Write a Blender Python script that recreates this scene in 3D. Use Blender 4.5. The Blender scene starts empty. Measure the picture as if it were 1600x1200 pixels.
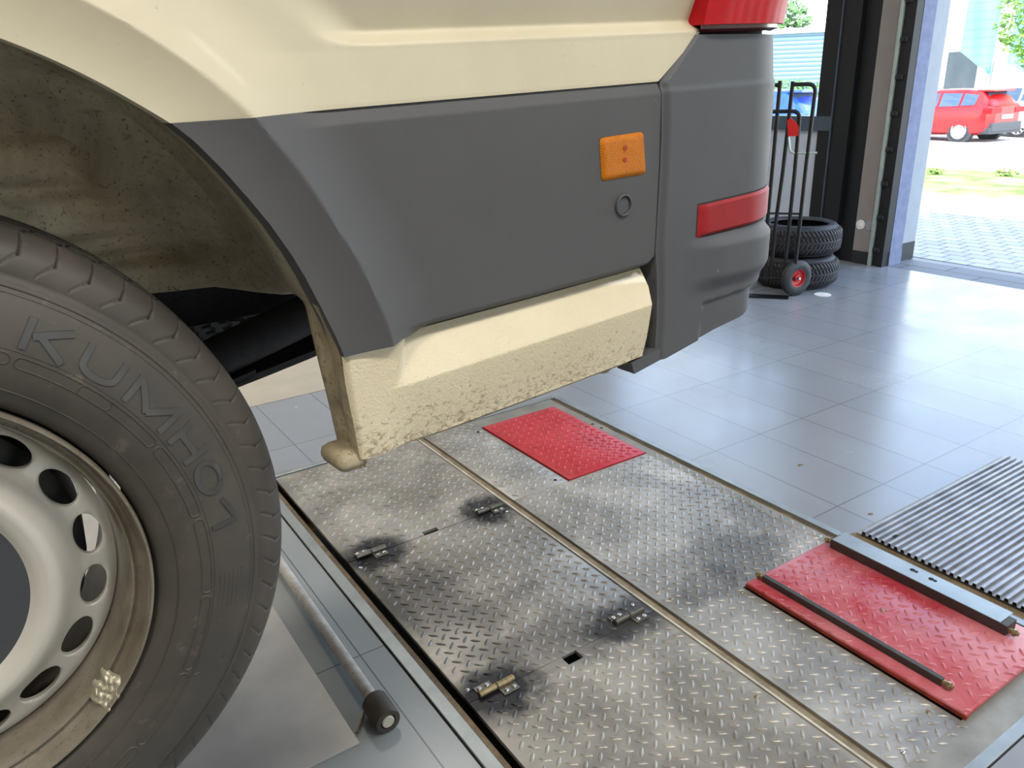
import bpy, bmesh, math, random
import numpy as np
from mathutils import Vector, Matrix

PI = math.pi
rng = random.Random(7)
sc = bpy.context.scene
COL = sc.collection

# ------------------------------------------------------------------ camera, world, sun, big lights, exposure
cam_d = bpy.data.cameras.new('camera')
cam_d.sensor_width = 36.0
cam_d.lens = 1228.54 / 1600 * 36.0
cam_d.clip_start = 0.02
cam_d.clip_end = 500
cam = bpy.data.objects.new('camera', cam_d)
COL.objects.link(cam)
_r = Vector((0.83016892, -0.55670687, -0.02995024))
_u = Vector((0.21978417, 0.27742868, 0.93526908))
_w = Vector((0.51236167, 0.78301391, -0.35266803))
_m = Matrix((_r, _u, -_w)).transposed().to_4x4()
_m.translation = Vector((0, 0, 1.5))
cam.matrix_world = _m
sc.camera = cam

sc.view_settings.view_transform = 'Standard'
sc.view_settings.look = 'None'
sc.view_settings.exposure = 0.0
sc.view_settings.gamma = 1.0
sc.view_settings.use_curve_mapping = False
sc.cycles.use_denoising = True
sc.cycles.max_bounces = 8
sc.cycles.diffuse_bounces = 4
sc.cycles.glossy_bounces = 4
sc.cycles.transmission_bounces = 6
sc.cycles.sample_clamp_indirect = 6.0

SKY_STRENGTH = 1.15
world = bpy.data.worlds.new('sky')
sc.world = world
world.use_nodes = True
wn, wl = world.node_tree.nodes, world.node_tree.links
wn.clear()
w_out = wn.new('ShaderNodeOutputWorld')
w_bg = wn.new('ShaderNodeBackground')
w_sky = wn.new('ShaderNodeTexSky')
w_sky.sky_type = 'NISHITA'
w_sky.sun_disc = False
w_sky.sun_elevation = math.radians(52)
w_sky.sun_rotation = math.radians(215)
w_sky.air_density = 1.2
w_sky.dust_density = 0.6
w_tc = wn.new('ShaderNodeTexCoord')
w_no = wn.new('ShaderNodeTexNoise')
w_no.inputs['Scale'].default_value = 5.5
w_no.inputs['Detail'].default_value = 6
w_rp = wn.new('ShaderNodeValToRGB')
w_rp.color_ramp.elements[0].position = 0.47
w_rp.color_ramp.elements[1].position = 0.62
w_mx = wn.new('ShaderNodeMixRGB')
w_mx.inputs[2].default_value = (3.4, 3.5, 3.6, 1)
wl.new(w_tc.outputs['Generated'], w_no.inputs['Vector'])
wl.new(w_no.outputs['Fac'], w_rp.inputs['Fac'])
wl.new(w_rp.outputs['Color'], w_mx.inputs[0])
wl.new(w_sky.outputs['Color'], w_mx.inputs[1])
wl.new(w_mx.outputs[0], w_bg.inputs['Color'])
w_bg.inputs['Strength'].default_value = SKY_STRENGTH
wl.new(w_bg.outputs[0], w_out.inputs[0])

sun_d = bpy.data.lights.new('sun', 'SUN')
sun_d.energy = 11.0
sun_d.angle = math.radians(0.6)
sun_d.color = (1.0, 0.95, 0.86)
sun = bpy.data.objects.new('sun', sun_d)
COL.objects.link(sun)
# sun stands high behind the building (towards -X,-Y), so no beam enters the gate
sun.rotation_euler = Vector((0.50, 0.42, -0.95)).to_track_quat('-Z', 'Y').to_euler()

LAMPS = [  # x, y, size x, size y, watts, colour   (ceiling lamp strips, fixtures are built below)
    (-1.6, -1.2, 1.6, 0.5, 112, (1.0, 0.94, 0.84)),
    (1.6, -1.2, 1.6, 0.5, 106, (1.0, 0.96, 0.89)),
    (4.6, -1.2, 1.6, 0.5, 40, (0.95, 0.97, 1.0)),
    (-1.6, 4.6, 1.6, 0.5, 110, (1.0, 0.92, 0.82)),
    (1.6, 4.6, 1.6, 0.5, 70, (1.0, 0.94, 0.86)),
]
CEIL = 4.6
for i, (x, y, sx, sy, e, c) in enumerate(LAMPS):
    ld = bpy.data.lights.new('ceiling_lamp_light', 'AREA')
    ld.shape = 'RECTANGLE'; ld.size = sx; ld.size_y = sy; ld.energy = e; ld.color = c
    lo = bpy.data.objects.new('ceiling_lamp_light', ld)
    lo.location = (x, y, CEIL - 0.13)
    COL.objects.link(lo)

# ------------------------------------------------------------------ materials
def srgb(r, g, b):
    f = lambda v: ((v / 255 + 0.055) / 1.055) ** 2.4 if v > 10.3 else v / 255 / 12.92
    return (f(r), f(g), f(b), 1)

class NT:
    """small node-tree helper"""
    def __init__(s, name):
        s.m = bpy.data.materials.new(name); s.m.use_nodes = True
        s.t = s.m.node_tree; s.t.nodes.clear()
        s.out = s.n('ShaderNodeOutputMaterial'); s.b = s.n('ShaderNodeBsdfPrincipled')
        s.l(s.b.outputs[0], s.out.inputs[0])
        s.tc = s.n('ShaderNodeTexCoord').outputs['Object']
    def n(s, k): return s.t.nodes.new(k)
    def l(s, a, b): s.t.links.new(a, b)
    def set(s, node, key, v):
        if hasattr(v, 'is_output') or isinstance(v, bpy.types.NodeSocket): s.l(v, node.inputs[key])
        else: node.inputs[key].default_value = v
    def math(s, op, a, b=0.0, c=None, clamp=False):
        q = s.n('ShaderNodeMath'); q.operation = op; q.use_clamp = clamp
        s.set(q, 0, a); s.set(q, 1, b)
        if c is not None: s.set(q, 2, c)
        return q.outputs[0]
    def mapping(s, scale=(1, 1, 1), rot=(0, 0, 0), loc=(0, 0, 0)):
        q = s.n('ShaderNodeMapping'); s.l(s.tc, q.inputs[0])
        q.inputs['Scale'].default_value = scale; q.inputs['Rotation'].default_value = rot; q.inputs['Location'].default_value = loc
        return q.outputs[0]
    def noise(s, scale, detail=4, rough=0.55, vec=None, dist=0):
        q = s.n('ShaderNodeTexNoise'); s.l(vec or s.tc, q.inputs['Vector'])
        q.inputs['Scale'].default_value = scale; q.inputs['Detail'].default_value = detail
        q.inputs['Roughness'].default_value = rough; q.inputs['Distortion'].default_value = dist
        return q.outputs['Fac']
    def ramp(s, fac, stops):
        q = s.n('ShaderNodeValToRGB'); s.l(fac, q.inputs[0])
        e = q.color_ramp.elements
        while len(e) < len(stops): e.new(0.5)
        for i, (p, c) in enumerate(stops):
            e[i].position = p; e[i].color = c if len(c) == 4 else (*c, 1)
        return q.outputs[0]
    def bw(s, fac, lo, hi, a=0.0, b=1.0):
        return s.ramp(fac, [(lo, (a, a, a, 1)), (hi, (b, b, b, 1))])
    def mix(s, fac, a, b, mode='MIX'):
        q = s.n('ShaderNodeMixRGB'); q.blend_type = mode
        s.set(q, 0, fac); s.set(q, 1, a); s.set(q, 2, b)
        return q.outputs[0]
    def bump(s, h, strength=0.3, dist=0.001, normal=None):
        q = s.n('ShaderNodeBump'); s.l(h, q.inputs['Height'])
        q.inputs['Strength'].default_value = strength; q.inputs['Distance'].default_value = dist
        if normal: s.l(normal, q.inputs['Normal'])
        s.l(q.outputs[0], s.b.inputs['Normal'])
        return q.outputs[0]
    def fin(s, col=None, rough=None, metal=None, spec=None, coat=None, trans=None, ior=None):
        for k, v in (('Base Color', col), ('Roughness', rough), ('Metallic', metal), ('Specular IOR Level', spec), ('Coat Weight', coat), ('Transmission Weight', trans), ('IOR', ior)):
            if v is not None: s.set(s.b, k, v)
        return s.m

def plain(name, rgb, rough=0.5, metal=0.0, var=0.12, scale=30, bump=0.0, **k):
    """one colour with faint procedural mottling"""
    t = NT(name); c = srgb(*rgb)
    f = t.noise(scale, 5)
    d = tuple(v * (1 - var) for v in c[:3]) + (1,); h = tuple(min(1, v * (1 + var)) for v in c[:3]) + (1,)
    if bump: t.bump(t.noise(scale * 6, 4), bump, 0.001)
    return t.fin(t.ramp(f, [(0.3, d), (0.7, h)]), rough, metal, **k)

def m_floor_tiles(name='floor_tiles', row=0.600, ofs=0.303, k=0):
    t = NT(name)
    br = t.n('ShaderNodeTexBrick'); br.offset = 0.0; br.squash = 1.0
    t.l(t.mapping(loc=(0.2085, ofs, 0)), br.inputs['Vector'])
    br.inputs['Scale'].default_value = 1.0
    br.inputs['Brick Width'].default_value = 0.2915
    br.inputs['Row Height'].default_value = row
    br.inputs['Mortar Size'].default_value = 0.0024
    br.inputs['Mortar Smooth'].default_value = 0.3
    br.inputs['Bias'].default_value = 0.0
    br.inputs['Color1'].default_value = srgb(134 + k, 139 + k, 147 + k // 2)
    br.inputs['Color2'].default_value = srgb(141 + k, 145 + k, 152 + k // 2)
    br.inputs['Mortar'].default_value = srgb(88, 91, 96)
    cloud = t.noise(2.2, 6, 0.6)
    fine = t.noise(40, 5, 0.6, dist=0.2)
    c = t.mix(t.bw(cloud, 0.35, 0.7, 0.0, 0.3), br.outputs['Color'], srgb(124, 128, 136))
    c = t.mix(t.bw(fine, 0.45, 0.9, 0.0, 0.06), c, srgb(146, 150, 156))
    r = t.bw(t.noise(2.5, 3, 0.5), 0.3, 0.75, 0.19, 0.30)
    t.bump(br.outputs['Fac'], -0.25, 0.001)
    return t.fin(c, r, spec=0.55)

def m_plate(name, base, dark, light, metal, rough=(0.32, 0.55), soot=()):
    """chequer plate skin: mottled steel or paint, oily soot patches around the hinges"""
    t = NT(name)
    n1 = t.noise(3.2, 6, 0.62, dist=0.8); n2 = t.noise(26, 5, 0.6)
    c = t.mix(t.bw(n1, 0.38, 0.68), srgb(*base), srgb(*light))
    c = t.mix(t.bw(t.noise(5.5, 6, 0.6), 0.5, 0.74, 0, 0.5), c, srgb(*dark))
    c = t.mix(t.bw(n2, 0.55, 0.75, 0, 0.3), c, srgb(*light))
    for (x, y, rx, ry, s) in soot:
        mp = t.mapping(scale=(1 / rx, 1 / ry, 0), loc=(-x / rx, -y / ry, 0))
        ln = t.n('ShaderNodeVectorMath'); ln.operation = 'LENGTH'; t.l(mp, ln.inputs[0])
        dd = t.math('ADD', ln.outputs['Value'], t.math('MULTIPLY', t.math('SUBTRACT', t.noise(14, 5), 0.5), 0.9))
        c = t.mix(t.bw(dd, 0.55, 1.15, s, 0.0), c, srgb(34, 34, 38))
    t.bump(t.noise(120, 4), 0.12, 0.001)
    return t.fin(c, t.bw(n1, 0.3, 0.7, rough[0], rough[1]), metal)

def m_paint(name, rgb, dirt=0.25, rough=0.46, dirtcol=(120, 104, 70)):
    t = NT(name)
    specks = t.bw(t.noise(160, 3, 0.6), 0.70, 0.76, 0, 0.55)
    film = t.bw(t.noise(6, 6, 0.65), 0.45, 0.8, 0.0, dirt)
    c = t.mix(film, srgb(*rgb), srgb(*dirtcol))
    c = t.mix(specks, c, t.mix(0.6, srgb(*rgb), srgb(*dirtcol)))
    t.bump(t.noise(9, 3), 0.03, 0.002)
    return t.fin(c, rough, 0.0, coat=0.06)

def m_cladding(name, rgb=(80, 79, 80)):
    t = NT(name)
    g = t.noise(900, 2, 0.5)
    scr = t.noise(14, 6, 0.7, vec=t.mapping(scale=(1, 1, 7)), dist=1.0)
    c = t.mix(t.bw(t.noise(7, 6, 0.6), 0.35, 0.75, 0, 0.5), srgb(*rgb), srgb(rgb[0] - 9, rgb[1] - 9, rgb[2] - 9))
    c = t.mix(t.bw(scr, 0.70, 0.78, 0, 0.30), c, srgb(150, 150, 150))
    c = t.mix(t.bw(t.noise(75, 4, 0.6), 0.73, 0.8, 0, 0.5), c, srgb(165, 165, 165))
    t.bump(g, 0.35, 0.0006)
    return t.fin(c, t.bw(t.noise(4, 4), 0.3, 0.7, 0.5, 0.62), 0.0, spec=0.35)

def m_rocker():
    t = NT('stone_chip_coating')
    v = t.noise(340, 3, 0.5, dist=0.3)
    dirt = t.noise(110, 7, 0.75, vec=t.mapping(scale=(1.0, 1.0, 1.6), rot=(0, 0.6, 0)), dist=0.6)
    c = t.mix(t.bw(t.noise(5, 6, 0.6), 0.4, 0.75, 0.0, 0.35), srgb(210, 197, 168), srgb(184, 168, 134))
    # low rim of the panel is muddier: dirt fades out upwards (z of the object, 0 = bottom edge)
    sp = t.n('ShaderNodeSeparateXYZ'); t.l(t.tc, sp.inputs[0])
    low = t.bw(t.math('MULTIPLY', sp.outputs['Z'], 8.0), 0.0, 0.75, 0.17, 0.0)
    k = t.bw(t.math('ADD', dirt, low), 0.63, 0.74, 0.0, 0.65)
    c = t.mix(k, c, srgb(104, 84, 54))
    streak = t.noise(9, 5, 0.7, vec=t.mapping(scale=(1.2, 1.2, 6), rot=(0, 0.5, 0)))
    c = t.mix(t.bw(streak, 0.74, 0.80, 0, 0.5), c, srgb(96, 78, 52))
    t.bump(v, 0.5, 0.0020)
    return t.fin(c, 0.42, coat=0.25)

def m_grime(name, rgb, dark, amount=0.6, rough=0.7):
    t = NT(name)
    n = t.noise(9, 7, 0.65, dist=0.6); sp = t.noise(55, 5, 0.7, dist=0.8)
    c = t.mix(t.bw(n, 0.35, 0.7, 0, amount), srgb(*rgb), srgb(*dark))
    c = t.mix(t.bw(sp, 0.60, 0.68, 0, 0.5), c, srgb(*dark))
    c = t.mix(t.bw(t.noise(190, 4, 0.75), 0.58, 0.66, 0, 0.75), c, srgb(*dark))
    t.bump(t.noise(70, 5), 0.35, 0.002)
    return t.fin(c, rough)

def m_rubber(name='tyre_rubber', rgb=(60, 56, 52)):
    t = NT(name)
    n = t.noise(10, 7, 0.65, dist=0.5)
    c = t.mix(t.bw(n, 0.35, 0.72, 0, 0.8), srgb(*rgb), srgb(rgb[0] + 20, rgb[1] + 18, rgb[2] + 14))
    c = t.mix(t.bw(t.noise(45, 5, 0.65), 0.62, 0.75, 0, 0.35), c, srgb(130, 120, 105))
    t.bump(t.noise(260, 3), 0.15, 0.0007)
    return t.fin(c, t.bw(n, 0.3, 0.7, 0.48, 0.62), spec=0.4)

def m_glass(name, tint=(0.9, 0.96, 1.0), rough=0.0):
    t = NT(name)
    t.b.inputs['Base Color'].default_value = (*tint, 1)
    # thin architectural pane: mostly clear, faint mirror
    tr = t.n('ShaderNodeBsdfTransparent'); tr.inputs[0].default_value = (*tint, 1)
    gl = t.n('ShaderNodeBsdfGlossy'); gl.inputs['Roughness'].default_value = 0.02
    fr = t.n('ShaderNodeFresnel'); geo = t.n('ShaderNodeNewGeometry')
    t.l(t.math('MULTIPLY_ADD', geo.outputs['Backfacing'], 1 / 1.45 - 1.45, 1.45), fr.inputs[0])
    mx = t.n('ShaderNodeMixShader')
    t.l(fr.outputs[0], mx.inputs[0]); t.l(tr.outputs[0], mx.inputs[1]); t.l(gl.outputs[0], mx.inputs[2])
    t.l(mx.outputs[0], t.out.inputs[0])
    return t.m

def m_stripes(name, a, b, period, axis='Z', rough=0.5, metal=0.0, bump=0.8):
    t = NT(name)
    sp = t.n('ShaderNodeSeparateXYZ'); t.l(t.tc, sp.inputs[0])
    f = t.math('FRACT', t.math('DIVIDE', sp.outputs[axis], period))
    tri = t.math('ABSOLUTE', t.math('SUBTRACT', f, 0.5))
    c = t.ramp(tri, [(0.02, srgb(*b)), (0.14, srgb(*a))])
    t.bump(tri, bump, period * 0.3)
    return t.fin(c, rough, metal)

def m_pavers(name, w, h, c1, c2, gap):
    t = NT(name)
    br = t.n('ShaderNodeTexBrick'); br.offset = 0.5
    t.l(t.mapping(rot=(0, 0, PI / 2)), br.inputs['Vector'])
    br.inputs['Scale'].default_value = 1.0
    br.inputs['Brick Width'].default_value = w; br.inputs['Row Height'].default_value = h
    br.inputs['Mortar Size'].default_value = 0.012; br.inputs['Mortar Smooth'].default_value = 0.4
    br.inputs['Color1'].default_value = srgb(*c1); br.inputs['Color2'].default_value = srgb(*c2); br.inputs['Mortar'].default_value = srgb(*gap)
    c = t.mix(t.bw(t.noise(1.2, 5), 0.35, 0.7, 0, 0.4), br.outputs['Color'], srgb(*c2))
    t.bump(br.outputs['Fac'], -0.5, 0.006)
    return t.fin(c, 0.7)

M = {}
M['tiles'] = m_floor_tiles()
M['tiles_left'] = m_floor_tiles('floor_tiles_left', 2.4, 0.62, 18)  # same tiles, lighter and warmer: the brighter light at left put into the colour
HSOOT = [(0.87, 2.24, 0.16, 0.12, 0.97), (1.35, 2.26, 0.13, 0.13, 0.9), (0.86, 1.43, 0.15, 0.13, 0.99), (1.34, 1.46, 0.18, 0.11, 0.8),
         (0.90, 1.80, 0.16, 0.42, 0.55), (1.10, 1.50, 0.30, 0.16, 0.40), (0.80, 2.02, 0.06, 0.30, 0.5)]
M['plate'] = m_plate('chequer_steel', (140, 135, 127), (104, 101, 98), (182, 176, 167), 0.35, (0.28, 0.44), HSOOT)
M['plate2'] = m_plate('chequer_steel_pale', (146, 143, 137), (106, 105, 106), (188, 184, 177), 0.35, (0.28, 0.44),
                      [(1.88, 1.50, 0.22, 0.20, 0.55), (2.12, 1.62, 0.12, 0.2, 0.45), (1.66, 1.44, 0.18, 0.10, 0.4)])
M['redplate'] = m_plate('red_chequer_paint', (176, 30, 40), (140, 22, 30), (196, 60, 68), 0.0, (0.35, 0.5))
M['redworn_sheen'] = m_plate('red_chequer_paint_walked_sheen', (172, 56, 66), (150, 90, 94), (198, 124, 130), 0.0, (0.24, 0.38))  # walked paint, with its bright reflection mixed into the pale pink
M['rustred'] = plain('worn_red_edge', (150, 52, 30), 0.6, 0.1, 0.5, 25)
M['galv'] = plain('galvanised_steel', (158, 164, 164), 0.38, 0.6, 0.16, 9)
M['galv_dirty'] = plain('dirty_steel', (140, 137, 128), 0.5, 0.4, 0.25, 7)
M['rust'] = m_grime('rusty_steel_channel', (128, 110, 82), (60, 46, 34), 0.8)
M['rail'] = plain('worn_brass_coloured_rail', (142, 126, 98), 0.5, 0.4, 0.3, 20)
M['railwhite'] = plain('worn_white_edge', (190, 184, 170), 0.6, 0.1, 0.3, 12)
M['black'] = plain('black_gap', (16, 15, 14), 0.8)
M['darkbar'] = plain('dark_steel_bar', (66, 64, 60), 0.5, 0.3, 0.15, 40, 0.1)
M['brass'] = plain('brass_bolt', (150, 134, 100), 0.4, 0.8, 0.3, 80)
M['bolt'] = plain('zinc_bolt', (190, 190, 192), 0.25, 0.9, 0.1, 80)
M['hinge'] = plain('oily_hinge_steel', (110, 106, 98), 0.35, 0.7, 0.35, 60)
M['mat'] = plain('ribbed_aluminium', (158, 160, 166), 0.42, 0.45, 0.25, 12)
M['sheet'] = plain('grey_sheet_metal', (192, 188, 182), 0.34, 0.35, 0.18, 4)
M['tubewhite'] = m_grime('chipped_white_tube', (200, 197, 190), (62, 44, 38), 0.5, 0.45)
M['rollrub'] = m_grime('worn_black_rubber', (72, 64, 56), (34, 30, 27), 0.6, 0.6)
M['ivory'] = m_paint('ivory_paint', (196, 186, 161), 0.16)
M['clad'] = m_cladding('grained_grey_plastic')
M['bumper'] = m_cladding('grained_grey_bumper_plastic', (80, 81, 84))
M['rocker'] = m_rocker()
M['flange'] = m_grime('muddy_ivory_flange', (182, 168, 138), (64, 50, 34), 0.85, 0.6)
M['liner'] = m_grime('muddy_wheel_liner', (182, 170, 146), (70, 60, 46), 0.6, 0.75)
M['under'] = m_grime('black_underbody', (60, 62, 68), (26, 27, 29), 0.7, 0.75)
M['underbrown'] = m_grime('brown_underseal', (120, 92, 70), (60, 44, 34), 0.7, 0.8)
M['tyre'] = m_rubber()
M['tyre2'] = m_rubber('dusty_black_rubber', (40, 42, 48))
M['sparerub'] = m_rubber('lightened_spare_rubber', (70, 74, 82))  # rubber colour lightened to make up for the low light under the van
M['letter'] = plain('moulded_lettering', (60, 57, 54), 0.40, 0, 0.1, 60)
M['rimlip'] = m_grime('brake_dusted_rim', (128, 121, 108), (80, 71, 56), 0.8, 0.32)
M['rimdisc'] = plain('silver_painted_wheel_disc', (190, 185, 176), 0.42, 0.15, 0.08, 6)
M['hubcap'] = plain('dark_hub_cap', (58, 60, 64), 0.45, 0, 0.1, 30, 0.1)
M['lead'] = plain('crushed_balance_weight', (176, 170, 150), 0.4, 0.6, 0.3, 60, 0.6)
M['brake'] = plain('brake_drum_steel', (46, 44, 42), 0.6, 0.3, 0.3, 20)

def m_lens(name, rgb, fine, bs=0.45):
    t = NT(name)
    sp = t.n('ShaderNodeSeparateXYZ'); t.l(t.tc, sp.inputs[0])
    a = t.math('SINE', t.math('MULTIPLY', sp.outputs['X'], fine)); b = t.math('SINE', t.math('MULTIPLY', sp.outputs['Z'], fine))
    h = t.math('MULTIPLY', a, b)
    c = t.mix(t.bw(t.noise(30, 4), 0.3, 0.7, 0, 0.5), srgb(*rgb), srgb(*(int(v * 0.8) for v in rgb)))
    t.bump(h, bs, 0.0012)
    return t.fin(c, 0.38, coat=0.0, spec=0.18)
M['amber'] = m_lens('amber_lens', (196, 112, 6), 1900)
M['redlens'] = m_lens('red_lens', (150, 26, 28), 2600, 0.2)
M['redlens2'] = m_lens('red_tail_lens', (186, 22, 30), 2600, 0.12)
M['lensdark'] = plain('dark_red_lens_foot', (84, 34, 38), 0.3, 0, 0.1, 30, coat=0.6)
M['seam'] = plain('shadow_gap_black', (20, 19, 18), 0.8)

M['wall'] = plain('painted_wall', (196, 192, 184), 0.8, 0, 0.05, 3)
M['ceil'] = plain('ceiling_paint', (206, 206, 204), 0.85, 0, 0.04, 3)
M['brown'] = plain('grey_brown_column_paint', (142, 135, 132), 0.7, 0, 0.05, 8)
M['stucco'] = plain('rough_grey_plaster', (112, 120, 146), 0.85, 0, 0.14, 16, 0.5)
M['pillar'] = plain('smooth_grey_pillar', (146, 152, 160), 0.75, 0, 0.05, 8)
M['plinth'] = plain('black_skirting', (34, 38, 42), 0.5, 0, 0.1, 10)
M['frame'] = plain('anthracite_window_frame', (13, 17, 23), 0.45, 0.1, 0.1, 10)
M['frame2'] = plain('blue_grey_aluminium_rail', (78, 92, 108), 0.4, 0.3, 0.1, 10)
M['panel'] = plain('pale_lower_panel', (196, 206, 222), 0.5, 0.1, 0.08, 2)  # daylight through a translucent lower pane, put into this pale colour
M['guiderail'] = plain('zinc_guide_rail', (176, 192, 188), 0.35, 0.5, 0.08, 10)
M['darkrail'] = plain('dark_guide_rail', (22, 24, 27), 0.6, 0.1, 0.15, 10)
M['glass'] = m_glass('window_glass')
M['white'] = plain('white_plastic', (228, 228, 226), 0.4)
M['trim'] = plain('beige_floor_strip', (178, 170, 154), 0.55, 0, 0.08, 5)
M['pavers'] = m_pavers('grey_pavers', 0.20, 0.16, (150, 154, 160), (172, 174, 178), (96, 98, 102))
M['threshold'] = m_pavers('dark_threshold_slabs', 0.6, 0.2, (96, 104, 114), (110, 116, 124), (60, 64, 70))
M['grate'] = m_stripes('drain_grate', (120, 124, 128), (30, 32, 34), 0.03, 'Y', 0.5, 0.4)
M['concrete'] = plain('pale_concrete_yard', (190, 188, 184), 0.85, 0, 0.08, 1)
t_ = NT('lawn')
M['grass'] = t_.fin(t_.mix(t_.bw(t_.noise(1.6, 6, 0.6), 0.4, 0.65), srgb(88, 112, 48), srgb(166, 152, 108)), 0.9)
t_.bump(t_.noise(60, 4), 0.8, 0.02)
M['render'] = plain('white_render', (226, 224, 220), 0.85, 0, 0.04, 1)
M['corr'] = m_stripes('corrugated_cladding', (112, 134, 142), (66, 88, 104), 0.13, 'Z', 0.45, 0.3)
M['darkpane'] = plain('dark_window_pane', (66, 74, 78), 0.15, 0, 0.2, 1)
M['carred'] = plain('red_car_paint', (158, 8, 12), 0.3, 0.0, 0.04, 3, coat=0.3)
M['carblue'] = plain('blue_car_paint', (26, 70, 178), 0.2, 0.1, 0.04, 3, coat=1.0)
M['carwhite'] = plain('white_car_paint', (224, 226, 228), 0.25, 0.0, 0.03, 3, coat=1.0)
M['carglass'] = plain('tinted_car_glass', (70, 88, 104), 0.08, 0.2, 0.1, 2)
M['carblack'] = plain('car_black_plastic', (52, 56, 60), 0.6)
M['alloy'] = plain('alloy_wheel', (206, 208, 212), 0.3, 0.5, 0.05, 5)
M['bark'] = plain('bark', (92, 76, 58), 0.9, 0, 0.3, 12, 0.4)
M['leaf'] = plain('green_leaves', (112, 150, 62), 0.6, 0, 0.35, 6)
M['leaf2'] = plain('hedge_leaves', (86, 118, 60), 0.6, 0, 0.35, 6)
M['teal'] = m_stripes('teal_banner_cloth', (110, 196, 202), (100, 184, 192), 0.3, 'Z', 0.7, 0, 0.0)
M['pole'] = plain('grey_flag_pole', (140, 144, 148), 0.4, 0.5)
M['truck'] = plain('black_tube_paint', (24, 25, 28), 0.35, 0.3, 0.1, 20)
M['redgrip'] = plain('red_plastic_grip', (190, 22, 22), 0.4)
M['redhub'] = plain('red_wheel_hub', (176, 34, 30), 0.45)
M['chip'] = plain('brown_chip', (110, 88, 66), 0.7, 0, 0.3, 40)
lm = NT('lamp_diffuser'); em = lm.n('ShaderNodeEmission'); em.inputs['Strength'].default_value = 4.0; em.inputs[0].default_value = (1, 0.96, 0.9, 1)
lm.l(em.outputs[0], lm.out.inputs[0]); M['diffuser'] = lm.m

# ------------------------------------------------------------------ object helpers
ORG = {}
def loc_of(p): return ORG.get(p.name, Vector((0, 0, 0))) if p else Vector((0, 0, 0))

def tag(o, label=None, cat=None, group=None, kind=None):
    if label: o['label'] = label
    if cat: o['category'] = cat
    if group: o['group'] = group
    if kind: o['kind'] = kind
    return o

def thing(name, loc, label, cat, group=None):
    o = bpy.data.objects.new(name, None); COL.objects.link(o)
    o.empty_display_size = 0.1
    o.location = loc; ORG[o.name] = Vector(loc)
    return tag(o, label, cat, group)

def mk(name, verts, faces, mats, parent=None, origin=None, smooth=False, mi=None, sharp=None):
    """ONE mesh object from world-space verts; parented meshes are stored relative to their parent"""
    v = np.asarray(verts, float).reshape(-1, 3)
    base = loc_of(parent)
    if origin is None:
        origin = base if parent else Vector((0, 0, 0))
    origin = Vector(origin)
    v = v - np.array(origin)
    me = bpy.data.meshes.new(name)
    me.from_pydata([tuple(a) for a in v], [], [tuple(int(i) for i in f) for f in faces])
    if not isinstance(mats, (list, tuple)): mats = [mats]
    for m in mats: me.materials.append(m)
    if mi is not None: me.polygons.foreach_set('material_index', np.asarray(mi, 'i'))
    if smooth:
        me.polygons.foreach_set('use_smooth', [True] * len(me.polygons))
        if sharp: me.set_sharp_from_angle(angle=math.radians(sharp))
    me.update()
    o = bpy.data.objects.new(name, me); COL.objects.link(o)
    if parent: o.parent = parent
    o.location = origin - base
    ORG[o.name] = origin
    return o

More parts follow.
